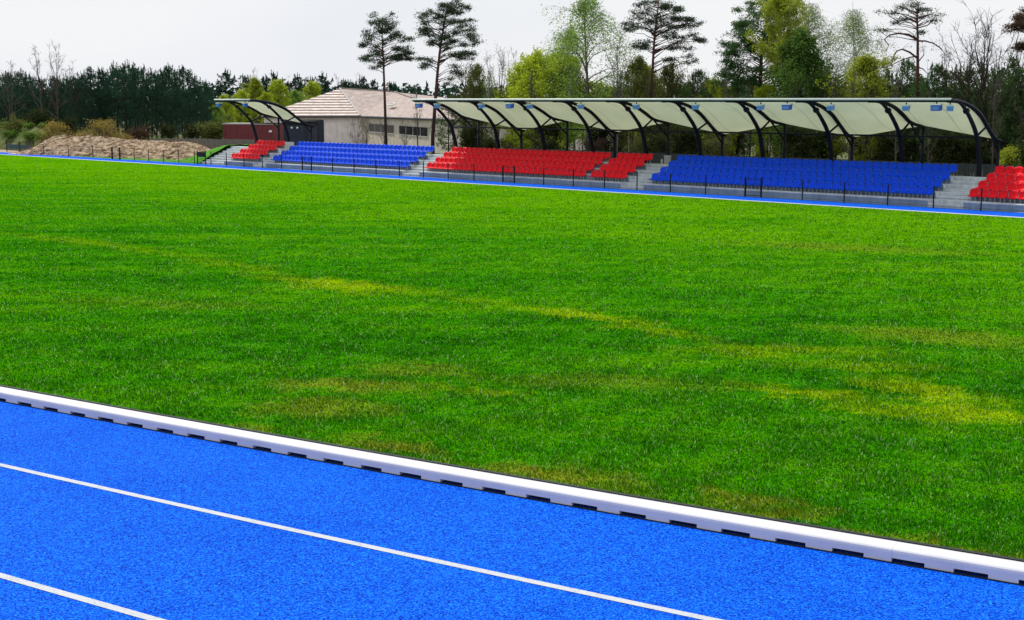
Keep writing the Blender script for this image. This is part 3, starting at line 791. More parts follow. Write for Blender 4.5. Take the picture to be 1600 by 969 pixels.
# dark double door in the white wall
dl = (Cwall - Lwall).normalized(); nl = Vector((dl.y, -dl.x, 0)); rz = math.atan2(dl.y, dl.x)
def lw_x(u):
    r = ray(u, 200); return (Lwall.y * r.x - Lwall.x * r.y) / (dl.x * r.y - dl.y * r.x)
a, b = lw_x(441), lw_x(506)
dr = MB(); dr.box(rel(gp(Lwall + dl * (a + b) / 2 + nl * .03, 1.4)), (b - a, .12, 2.8), rz); do = part('door', dr, M['navy_panel'], root)
rb = MB()
for k in range(1, 12): rb.box(rel(gp(Lwall + dl * (a + (b - a) * k / 12) + nl * .105, 1.4)), (.05, .03, 2.7), rz)
link('door_batten', rb.mesh('door_batten', M['navy_panel']), do)

# burgundy container, dark kiosk, grey board fence
a, b = at(348, 193, 135), at(427, 193, 133.5)
d = (b - a); d.z = 0; rz = math.atan2(d.y, d.x); ln = d.length
r = thing('burgundy_container', 'flat burgundy cabin with a grey capping behind the small canopy', 'cabin', gp(a), rz)
mb = MB(); mb.box((ln / 2, 1.2, 1.27), (ln, 2.4, 2.54)); part('body', mb, M['burgundy'], r)
mb = MB()
for k in range(1, 14): mb.box((ln * k / 14, -.012, 1.27), (.05, .02, 2.4))
part('rib', mb, M['burgundy'], r)
part('capping', MB().box((ln / 2, 1.2, 2.6), (ln + .1, 2.5, .12)), M['cap_grey'], r)
part('wall_label', MB().box((ln * .945, -.06, 1.85), (.30, .10, .2)), M['white_edge'], r)  # small white label near the right end of the cabin front
a, b = at(441, 187, 118), at(479, 187, 117)
d = b - a; rz = math.atan2(d.y, d.x); ln = d.xy.length
r = thing('dark_kiosk', 'dark navy ribbed kiosk with rounded corners before the house', 'kiosk', gp(a), rz)
def rounded_box(w_, d_, z0, z1, rr, ox=0):
    pts = []
    for cx, cy, a0 in ((w_ - rr, d_ - rr, 0), (rr, d_ - rr, pi / 2), (rr, rr, pi), (w_ - rr, rr, 1.5 * pi)):
        for k in range(6): q = a0 + pi / 2 * k / 5; pts.append((cx + rr * cos(q) + ox, cy + rr * sin(q)))
    n = len(pts); mb = MB()
    return mb.add([(x, y, z0) for x, y in pts] + [(x, y, z1) for x, y in pts], [(i, (i + 1) % n, (i + 1) % n + n, i + n) for i in range(n)] + [tuple(range(n, 2 * n)), tuple(reversed(range(n)))])
part('body', rounded_box(ln, 2.0, 0, 2.75, .5), M['navy_panel'], r)
mb = MB()
for k in range(1, 10): mb.tube([(ln * k / 10, -.005, .05), (ln * k / 10, -.005, 2.5)], .035, 6)
part('rib', mb, M['navy_panel'], r)
rf = rounded_box(ln + .4, 2.4, 2.755, 3.15, .6, -.2); part('roof', rf, M['black_steel'], r)
for x in (.40, .63): part('lamp', MB().tube([(ln * x, -.04, 2.55), (ln * x, -.10, 2.55)], .09, 10), M['white_edge'], r)
a, b = ground(238, 237), ground(398, 240)
d = b - a; rz = math.atan2(d.y, d.x); ln = d.length
r = thing('board_fence', 'weathered grey brown board fence behind the grass bank', 'fence', a, rz)
mb = MB(); x = 0
while x < ln: mb.box((x, 0, .66 + random.uniform(-.03, .03)), (.17, .03, 1.32)); x += .18
part('boards', mb, M['fence_grey'], r); mb = MB(); mb.box((ln / 2, .04, .3), (ln, .05, .08)); mb.box((ln / 2, .04, 1.1), (ln, .05, .08)); part('rail', mb, M['fence_grey'], r)

# grass bank at the left end of the stand
mb = MB(); prof = []
nS, nT = 12, 22
for i in range(nS + 1):
    for j in range(nT + 1):
        fs_, ft_ = i / nS, j / nT
        s = -68.6 + 5.09 * fs_; t = 2.7 + 6.5 * ft_
        h = 1.42 * min(1, ft_ * 2.3) ** .8 * (1 - (1 - fs_) ** 1.7) + .03 * sin(s * 9 + t * 5) * fs_
        if ft_ > .8: h *= 1 - ((ft_ - .8) / .2) ** 2
        p = loc(s, t, max(.004, h)); mb.v.append(tuple(p))
for i in range(nS):
    for j in range(nT): q = i * (nT + 1) + j; mb.f.append((q, q + nT + 1, q + nT + 2, q + 1))
o = struct('grass_bank', mb, M['verge'])

# ------------------------------------------------------------------ soil heap and weedy mound
def vnoise(x, y, seed=0):
    v = 0; a = 1
    for k in range(6):
        v += a * sin(x * 1.1 * 1.9 ** k + 1.7 * k + seed + 1.3 * sin(y * .9 * 1.9 ** k + k)) * sin(y * 1.3 * 1.9 ** k - k * 2.1 + seed); a *= .58
    return v
def heap(name, u0, v0, u1, v1, depth, crest, label, cat, mat, seed):
    a = ground(u0, v0); b = ground(u1, v1); d = (b - a); ln = d.length; e = d.normalized(); n_ = Vector((-e.y, e.x, 0))
    root = thing(name, label, cat, a, math.atan2(e.y, e.x)); mb = MB(); nx, ny = 150, 34
    for i in range(nx + 1):
        fx = i / nx
        H = np.interp(fx, [c[0] for c in crest], [c[1] for c in crest])
        for j in range(ny + 1):
            fy = j / ny; x = fx * ln; y = fy * depth
            sh = min(1, fy / .42) ** .8 if fy < .42 else max(0, 1 - ((fy - .42) / .58)) ** .8
            z = H * sh * (1 + .05 * vnoise(x * .5, y * .5, seed)) + .055 * vnoise(x * 1.9 + y * 1.1, y * 1.6, seed + 3) * min(1, sh * 3) * min(1, H)
            mb.v.append((x, y + .12 * vnoise(x, y, 5), max(-.05, z)))
    for i in range(nx):
        for j in range(ny): q = i * (ny + 1) + j; mb.f.append((q, q + ny + 1, q + ny + 2, q + 1))
    part('soil', mb, mat, root, False); return root, mb, ln
hr, hm, hl = heap('soil_heap', 8, 240.5, 300, 250.5, 5.5, [(0, .05), (.06, .55), (.17, 1.7), (.23, 1.85), (.45, 1.68), (.75, 1.5), (.92, 1.35), (.985, .6), (1, .05)], 'long heap of dry brown soil and brushwood behind the left fence', 'soil heap', M['heap'], 1)
st = MB()
for k in range(1500):
    v = Vector(random.choice(hm.v))
    if v.z < .1: continue
    L_ = random.uniform(.25, .9); a = random.uniform(.3, 1.1); d = Vector((cos(a), random.uniform(-.6, .2), sin(a) * random.uniform(.3, 1))).normalized()
    st.tube([v - d * L_ * .4, v + d * L_ * .6 + Vector((0, 0, .03))], [.022, .008], 3, False)
so_ = part('brushwood', st, M['stick'], hr); so_['kind'] = 'stuff'
wr, wm, wl = heap('weedy_mound', -60, 232, 78, 236.5, 7, [(0, 1.9), (.3, 2.2), (.6, 2.4), (.85, 1.9), (1, .1)], 'mound overgrown with green weeds at the far left edge', 'mound', mottled('mossy_soil', (.10, .12, .04), .6, 1.5, .95, .8, 0, 'pos', .1), 8)

# ------------------------------------------------------------------ plants
def cards(cen, size, aspect=.35, up=0.0, rng=RNG, out_c=None, outw=0.0):
    """one small triangle per leaf or needle spray"""
    n = len(cen); u = rng.normal(size=(n, 3)); u[:, 2] += up * np.linalg.norm(u, axis=1)
    if out_c is not None:
        q = cen - out_c; q /= np.maximum(np.linalg.norm(q, axis=1, keepdims=True), 1e-6); u = u + outw * q * 1.7
    u /= np.linalg.norm(u, axis=1, keepdims=True)
    v = np.cross(u, rng.normal(size=(n, 3))); v /= np.maximum(np.linalg.norm(v, axis=1, keepdims=True), 1e-6)
    s = size[:, None] if isinstance(size, np.ndarray) else size
    return np.stack([cen + u * s * .6, cen - u * s * .4 + v * s * aspect, cen - u * s * .4 - v * s * aspect], 1)
def rv(rng): 
    a = rng.uniform(0, 2 * pi); return Vector((cos(a), sin(a), 0))

def plantation_pine(seed, h, wid, low=.30, dens=1.0, size=.20, mat='needles_dark', bk='dark_bark'):
    rng = np.random.default_rng(seed); tr = MB(); C = []; S = []
    bend = rng.normal(0, .14, 2)
    def ax(z): return Vector((bend[0] * sin(z / h * 3), bend[1] * sin(z / h * 2.5), z))
    tr.tube([ax(h * k / 8) for k in range(9)], [.011 * h * (1 - .93 * k / 8) + .008 for k in range(9)], 7)
    z = h * low
    while z < h * .93:
        f = (z / h - low) / (1 - low)
        Lb_ = wid * .5 * min(1, (h - z) / (h * .42)) ** 1.15 * (.55 + .45 * min(1, f * 3 + .2)) + .10
        for k in range(int(rng.integers(3, 6))):
            l = Lb_ * rng.uniform(.45, 1.25); d = rv(rng); rise = rng.uniform(.1, .5) + f * .5
            p0 = ax(z); p2 = p0 + d * l + Vector((0, 0, l * rise)); p1 = (p0 + p2) / 2 - Vector((0, 0, l * .10))
            tr.tube([p0, p1, p2], [.022 * (1 - f) + .008, .012, .005], 3, False)
            ns = max(2, int(l * 3.2))
            for q in range(ns):                   # needle brushes along the limb, ending in an upright shoot
                b = p0 + (p2 - p0) * float(rng.uniform(.35, 1.05)) + Vector(rng.normal(0, .10, 3)); m = int(15 * dens)
                C.append(np.array(b) + rng.normal(0, 1, (m, 3)) * np.array([.12, .12, .10]))
            m = int(13 * dens); sh = rng.uniform(.25, .55) * (.6 + .6 * f)
            S.append(np.stack([p2.x + rng.normal(0, .035, m), p2.y + rng.normal(0, .035, m), p2.z + rng.uniform(0, sh, m)], 1))
        z += h * .052 * rng.uniform(.7, 1.3)
    m = int(40 * dens); t = rng.uniform(.84, 1.0, m); S.append(np.array([ax(h * float(q)) for q in t]) + rng.normal(0, .035, (m, 3)))
    for k in range(12):                           # dead lower twigs
        z = h * rng.uniform(.06, low + .08); p0 = ax(z); tr.tube([p0, p0 + rv(rng) * rng.uniform(.3, 1.0) + Vector((0, 0, .12))], [.014, .004], 3, False)
    C = np.concatenate(C); S = np.concatenate(S)
    T = np.concatenate([cards(C, rng.uniform(.6, 1.3, len(C)) * size, .2, .5, rng), cards(S, rng.uniform(.7, 1.2, len(S)) * size * .95, .17, 3.0, rng)])
    return tr.mesh('trunk', M[bk], True), tri_mesh('crown', T, M[mat])

def env_of(kind, x):
    if kind == 'oval': return max(.12, sin(pi * min(1, x ** .75 * .94 + .06))) ** .7
    if kind == 'dome': return max(.1, (1 - x ** 2.6)) * (.6 + .4 * min(1, x * 4))
    if kind == 'birch': return max(.12, sin(pi * (x * .86 + .12)) ** .8)
    return (1 - .55 * x) * (.7 + .3 * min(1, x * 3))            # 'broom'
def leafy(seed, h, wid, base=.2, shape='oval', nprim=26, rise=.6, leaves=14, sc=.2, size=.12, mat='lime', bk='dark_bark', droop=0., r0=None, tw=.4, nsec=6, aspect=.4, gap=.12, stems=1, curve=.25, cap=46000):
    """trunk, limbs spread round it inside an envelope, branchlets and twigs; leaves gather in clumps about the twig ends"""
    rng = np.random.default_rng(seed); tr = MB(); ends = []
    r0 = r0 or .012 * h
    for st_ in range(stems):
        lean = Vector((0, 0, 0)) if stems == 1 else rv(rng) * wid * .22 * rng.uniform(.5, 1.1); hh = h * (1 if stems == 1 else rng.uniform(.78, 1))
        ph = rng.uniform(0, 6, 2)
        def ax(f): return Vector((lean.x * f ** 1.3 + .018 * h * sin(f * 5 + ph[0]) * f, lean.y * f ** 1.3 + .018 * h * sin(f * 4 + ph[1]) * f, hh * f))
        tr.tube([ax(k / 9) for k in range(10)], [max(.008, r0 * (1 - .92 * k / 9) * (1 if stems == 1 else .7)) for k in range(10)], 7, False)
        n_ = max(3, nprim // stems); az = rng.uniform(0, 6)
        for i in range(n_):
            x = (i + rng.uniform(.1, .9)) / n_; f = base + (.985 - base) * x; az += 2.4 + rng.normal(0, .35)
            l = wid * .5 * env_of(shape, x) * rng.uniform(.6, 1.15)
            d = Vector((cos(az), sin(az), 0)); el = rise * (1 + .5 * x) * rng.uniform(.7, 1.3)
            p0 = ax(f * .96); top = hh * 1.0
            pts = [p0]; rr = [max(.007, r0 * (1 - .9 * f) * .55)]
            for k in range(1, 6):
                q = k / 5; e = el * (1 + curve * (q * 2 - 1)) if not droop else el * (1.15 - 1.1 * q)
                pts.append(pts[-1] + (d * cos(e) + Vector((0, 0, sin(e)))) * (l / cos(min(1.2, el)) / 5 if shape == 'broom' else l / 5) + Vector(rng.normal(0, .025 * l + .01, 3)))
                rr.append(rr[0] * (1 - .8 * q) + .003)
            tr.tube(pts, rr, 5, False)
            for j in range(nsec):
                q = rng.uniform(.22, 1.0); k = min(4, int(q * 5)); b = pts[k] + (pts[k + 1] - pts[k]) * (q * 5 - k)
                d2 = ((pts[k + 1] - pts[k]).normalized() + Vector(rng.normal(0, .55, 3)) + Vector((0, 0, .25 if not droop else -.1))).normalized()
                l2 = l * rng.uniform(.22, .48) + .15
                m = b + d2 * l2 * .5 + Vector(rng.normal(0, .03, 3)); e2 = b + d2 * l2 + Vector((0, 0, -droop * .6 + .06 * l2))
                tr.tube([b, m, e2], [.011, .008, .004], 3, False); ends += [m, e2]
                for w_ in range(2):
                    d3 = (d2 + Vector(rng.normal(0, .7, 3))).normalized(); e3 = m + d3 * l2 * tw + Vector((0, 0, -droop)); tr.tube([m, (m + e3) / 2 + d3 * .04, e3], [.007, .005, .003], 3, False); ends.append(e3)
    kz = h / max(v[2] for v in tr.v); tr.v = [(a, b, c * kz) for a, b, c in tr.v]
    if not leaves: return tr.mesh('trunk', M[bk], True), None
    P = np.array([tuple(e) for e in ends]) * np.array([1, 1, kz]); P = P[rng.uniform(0, 1, len(P)) > gap]
    C = np.repeat(P, leaves, axis=0); n = len(C); C = C + rng.normal(0, 1, (n, 3)) * np.array([sc, sc, sc * .8])
    if droop: C[:, 2] -= np.abs(rng.normal(0, droop, n))
    if n > cap: C = C[rng.choice(n, cap, False)]
    return tr.mesh('trunk', M[bk], True), tri_mesh('crown', cards(C, rng.uniform(.6, 1.3, len(C)) * size, aspect, -.5 if droop else .2, rng), M[mat])
def bare(seed, h, wid, bk='grey_bark', nprim=16, rise=.95, stems=1, buds=0, mat='russet', r0=None, base=.3):
    return leafy(seed, h, wid, base, 'broom', nprim, rise, buds, .12, .06, mat, bk, 0, r0 or .0125 * h, .75, 9, .4, 0, stems, .2)
def bush(seed, h, wid, leaves, size, mat, bk='grey_bark', stems=9, sc=.16):
    return leafy(seed, h, wid, .12, 'dome', stems * 4, .8, leaves, sc, size, mat, bk, 0, .03, .5, 4, .4, .1, stems)

def pad_tree(seed, dist, u0, v_base, trunk, pads, mat, bk, size=.20, dens=1.0, thick=.15, limbs=()):
    """a tall tree drawn limb by limb: trunk and foliage pads given in photo pixels, built at its own distance and with real depth"""
    rng = np.random.default_rng(seed); k = dist / F * 1.02; base = at(u0, 200, dist); zb = 0
    def P(u, v, dy=0): q = at(u, v, dist); return Vector((q.x - base.x, dy, q.z))
    tp = [Vector((P(trunk[0][0], trunk[0][1]).x, 0, 0))] + [P(u, v) for u, v in trunk]
    tr = MB(); tr.tube(tp, [thick * (1 - .8 * i / (len(tp) - 1)) for i in range(len(tp))], 9); C = []
    def trunk_at(z):
        for a, b in zip(tp[:-1], tp[1:]):
            if a.z <= z <= b.z: return a + (b - a) * ((z - a.z) / max(1e-6, b.z - a.z))
        return tp[-1]
    more = []
    for (u, v, rx, ry) in pads:                   # smaller tufts straying round each main one
        for q in range(2): more.append((u + rng.normal(0, 1.0) * rx, v + rng.normal(0, 1.3) * ry, rx * rng.uniform(.3, .6), ry * rng.uniform(.35, .65)))
    for (u, v, rx, ry) in list(pads) + more:
        rx *= 1.12; ry *= 1.15
        dy = float(rng.uniform(-1, 1)) * rx * k * 1.6; c = P(u, v, dy); rxm, rym = rx * k, ry * k
        hd = abs(c.x - trunk_at(c.z).x); j = trunk_at(max(.3, c.z - .25 * hd - rym * .8))
        mid = (j + c) / 2 + Vector((0, 0, .10 * hd)) + Vector(rng.normal(0, .06 * hd + .02, 3))
        q1 = (j + mid) / 2 + Vector(rng.normal(0, .05, 3)); q2 = (mid + c) / 2 + Vector(rng.normal(0, .06, 3))
        tr.tube([j, q1, mid, q2, c], [.022 + .013 * hd, .024, .02, .016, .01], 5, False)
        nb = max(5, int(13 * rxm + 4))
        for q in range(nb):                       # sprigs inside the pad, each a small clump of needles
            e = Vector((rng.normal(0, .5) * rxm, rng.normal(0, .5) * rxm, rng.normal(0, .42) * rym)); tip = c + e
            tr.tube([c + e * .1 - Vector((0, 0, .03)), tip], [.010, .004], 3, False)
            m = max(7, int(dens * (24 + 24 * rym))); C.append(np.array(tip) + rng.normal(0, 1, (m, 3)) * np.array([.15 + .07 * rxm, .15 + .07 * rxm, .075 + .06 * rym]))
    for ln_, r_ in limbs:
        pts = [P(u, v, float(rng.normal(0, .15))) for u, v in ln_]
        tr.tube(pts, [r_ * (1 - .7 * i / (len(pts) - 1)) for i in range(len(pts))], 5, False)
        for a in pts[2:]:
            for q in range(3):
                d = Vector(rng.normal(0, .3, 3)); tr.tube([a, a + d * .5 + Vector((0, 0, .05)), a + d], [.012, .008, .004], 3, False)
                if rng.uniform() < .6: C.append(np.array(a + d) + rng.normal(0, .10, (6, 3)))
    C = np.concatenate(C); T = cards(C, rng.uniform(.6, 1.3, len(C)) * size * .72, .2, .35, rng)
    return base, tr.mesh('trunk', M[bk], True), tri_mesh('crown', T, M[mat])

def plant(name, label, cat, meshes, p, sc=1.0, rz=0.0, group=None, crown='crown', szz=None):
    r = thing(name, label, cat, (p[0], p[1], 0), rz, group); r.scale = (sc, sc, szz or sc)
    link('trunk' if crown == 'crown' else 'stems', meshes[0], r)
    if meshes[1] is not None: link(crown, meshes[1], r)
    return r
def top_h(v, dist): return at(800, v, dist).z

def dice(u0, v0): return None

# --- left plantation, three rows
PV = [plantation_pine(100 + i, 9.0, 2.9 + .3 * (i % 3), .30, 1.0) for i in range(6)]
rowspec = [('front', 148, 20, -12, 322), ('middle', 156, 19, -6, 330), ('rear', 165, 19, -14, 336)]
def tip_v(u):
    return float(np.interp(u, [-20, 0, 40, 65, 110, 135, 170, 195, 215, 250, 272, 295, 312, 325, 340], [112, 110, 107, 117, 112, 108, 96, 92, 100, 103, 98, 104, 114, 124, 134]))
for rn, dist, n, ua, ub in rowspec:
    for k in range(n):
        u = ua + (ub - ua) * (k + .5) / n + random.uniform(-5, 5); v = tip_v(u) + random.uniform(-3, 8) + (4 if rn == 'front' else 0)
        dd = dist + random.uniform(-2.5, 2.5); p = at(u, 200, dd); hh = top_h(v, dd)
        plant('plantation_pine', 'dark young pine in the %s row of the left plantation, %s from the left' % (rn, ordn(k + 1)), 'tree', PV[random.randrange(6)], p, hh / 9.0, random.uniform(0, 6.28), 'dark young pines of the left plantation')
# bare trees over the plantation
BT = [bare(200, 9, 3.0), bare(201, 9, 3.4, nprim=20), bare(202, 9, 3.8, stems=2, nprim=20), bare(203, 9, 3.6, 'dark_bark')]
for u, v, i, wk, lb in ((20, 92, 2, .9, 'bare grey tree above the dark pines at the far left edge'), (66, 68, 0, .95, 'bare grey tree with a forked top, left of a taller bare one'), (92, 60, 1, 1.05, 'tallest bare grey tree rising from the left plantation'), (118, 92, 3, .8, 'lower bare tree just right of the tallest bare one')):
    p = at(u, 200, 143); hh = top_h(v, 143); plant('bare_tree', lb, 'tree', BT[i], p, hh / 9, random.uniform(0, 6), 'bare trees at the left')
# ochre bushes on the heap
OB = [bush(220, 2.6, 3.4, 4, .09, 'ochre', stems=10), bush(221, 2.2, 3.8, 4, .09, 'ochre', stems=10)]
for u, v, dist, i, lb in ((86, 188, 127, 0, 'ochre bush behind the left crest of the soil heap'), (162, 185, 127, 0, 'largest ochre bush behind the middle of the soil heap'), (130, 199, 127, 1, 'low ochre bush left of the largest one'), (186, 200, 127, 1, 'low ochre bush right of the largest one'), (244, 211, 124, 1, 'small yellowish bush at the right end of the soil heap')):
    p = at(u, 210, dist); hh = top_h(v, dist); plant('ochre_bush', lb, 'bush', OB[i], p, hh / (2.6, 2.2)[i] * (1 if u != 244 else .7), random.uniform(0, 6), 'ochre bushes by the soil heap', 'foliage')
WB = [bush(225, .7, 1.4, 7, .11, 'weeds', stems=7, sc=.09)]
wv = [wr.matrix_basis @ Vector(v) for v in wm.v if v[2] > .6]
wsel = []
for v in sorted(wv, key=lambda q: (q.x * 7.31 + q.y * 13.7) % 1.0):
    uu = 800 + F * v.x / v.y
    if -5 < uu < 76 and all((v - q).length > .95 for q in wsel): wsel.append(v)
    if len(wsel) == 14: break
wsel.sort(key=lambda q: q.x / q.y)
for k, v in enumerate(wsel):
    o = plant('weed_clump', 'clump of green weeds on the far left mound, %s from the left' % ordn(k + 1), 'weeds', WB[0], v, random.uniform(.7, 1.25), random.uniform(0, 6), 'weed clumps on the mound', 'foliage'); o.location.z = v.z - .05
# shrubs under the plantation edge
UB = [bush(230, 2.6, 3.4, 8, .13, 'olive', 'dark_bark', 9), bush(231, 3.2, 3.6, 7, .13, 'olive_deep', 'dark_bark', 9), bush(232, 2.2, 3.6, 5, .10, 'russet', 'dark_bark', 11)]
for k, (u, v, i) in enumerate(((30, 178, 0), (62, 172, 1), (105, 186, 1), (215, 196, 2), (265, 196, 1), (300, 194, 1), (330, 182, 0))):
    p = at(u, 210, 136); hh = top_h(v, 136); plant('undergrowth_bush', 'dark scrubby bush at the foot of the left plantation, %s from the left' % ordn(k + 1), 'bush', UB[i], p, hh / (2.6, 3.2, 2.2)[i], random.uniform(0, 6), 'scrubby bushes before the left plantation', 'foliage')

# --- wood behind the small canopy and the house
LM = [leafy(300 + i, 8, 4.2, .14, 'oval', 30, .5, 20, .16, .13, m, 'grey_bark') for i, m in enumerate(('lime', 'lime', 'yellow_green', 'spring'))]
FP = [plantation_pine(320 + i, 9, 4.4, .35, 1.3, .27, 'needles_dark', 'pine_bark') for i in range(3)]
for u, v, dist, i, lb in ((352, 148, 168, 0, 'lime green tree left of the small canopy, beside the dark plantation'), (378, 140, 172, 1, 'lime green tree above the middle of the small canopy'), (403, 122, 176, 2, 'taller olive tinted spring tree above the small canopy'),
                          (418, 144, 166, 0, 'low lime tree behind the right half of the small canopy'), (436, 124, 174, 1, 'bright lime tree between the small canopy and the house roof'), (462, 140, 176, 3, 'fresh green tree just left of the house roof'), (490, 127, 182, 1, 'lime tree rising behind the left slope of the house roof'), (340, 165, 163, 3, 'low fresh green tree at the right end of the plantation')):
    p = at(u, 200, dist); hh = top_h(v, dist); plant('spring_tree', lb, 'tree', LM[i], p, hh / 8, random.uniform(0, 6), 'fresh green trees behind the small canopy')
for u, v, dist, lb in ((357, 107, 190, 'dark pine rising behind the lime trees left of the small canopy'), (385, 117, 194, 'dark pine behind the tall olive tinted tree'), (430, 112, 196, 'slim dark pine above the bright lime tree'), (418, 120, 198, 'dark pine half hidden behind spring trees above the small canopy'), (466, 114, 192, 'dark pine beside the brown leafless tree'), (506, 112, 190, 'broad dark pine above the left slope of the house roof'), (487, 118, 196, 'dark pine left of the broad one over the roof'),
                       (541, 124, 205, 'small dark pine over the roof apex'), (566, 120, 210, 'dark pine over the roof ridge, left of the tall pine trunk'), (583, 125, 208, 'low dark pine touching the tall pine trunk'), (612, 128, 206, 'low dark pine right of the tall pine trunk'), (553, 128, 215, 'low dark pine between two others over the ridge'), (627, 136, 206, 'lowest dark pine over the right end of the roof ridge')):
    p = at(u, 200, dist); hh = top_h(v, dist); plant('forest_pine', lb, 'tree', FP[random.randrange(3)], p, hh / 9, random.uniform(0, 6), 'dark pines beyond the house')
for u, v, dist, i, lb in ((453, 116, 184, 3, 'brown leafless tree between the lime trees left of the roof'), (530, 113, 200, 0, 'bare grey tree behind the roof apex'), (562, 111, 200, 1, 'thin bare tree over the roof ridge'), (648, 130, 190, 0, 'thin bare tree right of the roof ridge'), (400, 103, 190, 1, 'thin bare tree tip above the tall olive tinted tree')):
    p = at(u, 200, dist); hh = top_h(v, dist); plant('bare_tree', lb, 'tree', BT[i], p, hh / 9, random.uniform(0, 6), 'bare trees beyond the house')
# bare shrub and saplings before the house
SH = [bare(340, 4.4, 2.4, 'grey_bark', 14, .9, 3, base=.15), bush(341, 3.6, 1.7, 1, .07, 'olive', 'grey_bark', 5)]
for u, v, dist, i, lb in ((557, 181, 128, 0, 'bare shrub before the white wall of the house'), (572, 181, 127, 1, 'sparse olive shrub at the wall corner of the house'), (600, 182, 126, 0, 'thin bare shrub before the left windows'), (633, 186, 122, 0, 'thin bare shrub before the right windows')):
    p = at(u, 210, dist); hh = top_h(v, dist); plant('house_shrub', lb, 'bush', SH[i], p, hh / (4.4, 3.6)[i], random.uniform(0, 6), 'shrubs before the house', 'foliage')

# --- the tall pines
b_, t_, c_ = pad_tree(401, 106, 603, 0, [(603, 215), (601, 150), (599, 95), (597, 60), (597, 38)],
    [(588, 36, 9, 6), (598, 33, 8, 6), (611, 38, 10, 8), (590, 45, 9, 6), (580, 56, 10, 4), (615, 54, 10, 8), (624, 58, 9, 4), (607, 62, 7, 3), (573, 66, 8, 3), (568, 71, 4, 2), (586, 78, 9, 7), (583, 85, 7, 4), (619, 75, 9, 3), (633, 80, 9, 4), (641, 84, 7, 3), (643, 92, 6, 2), (579, 94, 12, 3), (594, 98, 7, 5), (612, 90, 9, 2), (625, 91, 8, 2), (603, 48, 7, 5)], 'needles_grey', 'pine_bark', .19, .9, .15)
plant('tall_pine', 'slender tall pine with an open crown before the house roof', 'tree', (t_, c_), b_)
b_, t_, c_ = pad_tree(402, 103, 678, 0, [(676, 215), (680, 160), (683, 120), (687, 82), (692, 50), (698, 15), (703, 4)],
    [(712, 6, 9, 5), (702, 11, 9, 5), (722, 10, 7, 5), (690, 16, 11, 4), (675, 20, 10, 4), (668, 25, 7, 3), (712, 20, 12, 4), (695, 25, 10, 4), (690, 36, 16, 4), (714, 36, 13, 5), (728, 40, 8, 4), (664, 44, 10, 4), (657, 54, 10, 5), (679, 56, 15, 6), (698, 57, 11, 5), (724, 49, 13, 6), (738, 54, 8, 6), (743, 65, 9, 3), (726, 70, 12, 2), (672, 66, 9, 2), (699, 76, 6, 3), (666, 92, 10, 2), (668, 102, 9, 3), (704, 86, 9, 2), (722, 90, 12, 5), (712, 106, 9, 6), (708, 122, 8, 8), (733, 84, 9, 4)], 'needles_grey', 'pine_bark', .19, .95, .17)
plant('tall_pine', 'taller layered pine at the left tip of the long canopy', 'tree', (t_, c_), b_)
b_, t_, c_ = pad_tree(403, 92, 1022, 0, [(1017, 215), (1018, 150), (1020, 100), (1023, 55), (1027, 20), (1030, 0)],
    [(1028, 2, 12, 6), (1042, 12, 11, 6), (1012, 14, 11, 7), (1057, 14, 8, 4), (1003, 26, 12, 5), (1018, 34, 13, 9), (988, 40, 11, 4), (983, 47, 8, 3), (1034, 30, 12, 6), (1062, 30, 12, 4), (1077, 40, 10, 6), (1072, 32, 9, 4), (1083, 54, 8, 4), (1096, 63, 8, 3), (1050, 44, 13, 6), (1060, 66, 9, 3), (1070, 76, 10, 4), (1000, 66, 11, 5), (996, 74, 8, 4), (1047, 94, 6, 3), (1052, 58, 10, 3), (1078, 88, 7, 4)], 'needles_grey', 'pine_bark', .18, 1.0, .15)
plant('tall_pine', 'tall pine with a spreading crown over the middle of the long canopy', 'tree', (t_, c_), b_)
b_, t_, c_ = pad_tree(404, 88, 1188, 0, [(1186, 215), (1188, 130), (1190, 80), (1196, 45), (1203, 15)],
    [(1200, 10, 16, 8), (1180, 22, 14, 8), (1168, 33, 14, 8), (1192, 32, 18, 10), (1156, 40, 9, 6), (1168, 50, 17, 9), (1150, 58, 12, 8), (1190, 55, 18, 10), (1142, 70, 12, 7), (1162, 72, 17, 10), (1140, 84, 9, 7), (1180, 76, 14, 8), (1158, 92, 16, 9), (1148, 105, 12, 8), (1215, 60, 16, 10), (1230, 80, 15, 10), (1212, 88, 14, 9), (1242, 98, 14, 9), (1165, 112, 16, 9), (1240, 62, 12, 9), (1225, 105, 16, 9), (1222, 38, 14, 10), (1255, 110, 14, 8), (1146, 118, 14, 9), (1162, 128, 16, 9), (1134, 108, 9, 7), (1176, 126, 9, 7), (1150, 140, 18, 8), (1232, 122, 16, 9), (1262, 122, 12, 8), (1206, 74, 12, 9), (1236, 88, 14, 9)], 'needles_mid', 'pine_bark', .21, 1.15, .2)
plant('broad_pine', 'broad dense pine beside the tall yellow green tree', 'tree', (t_, c_), b_)
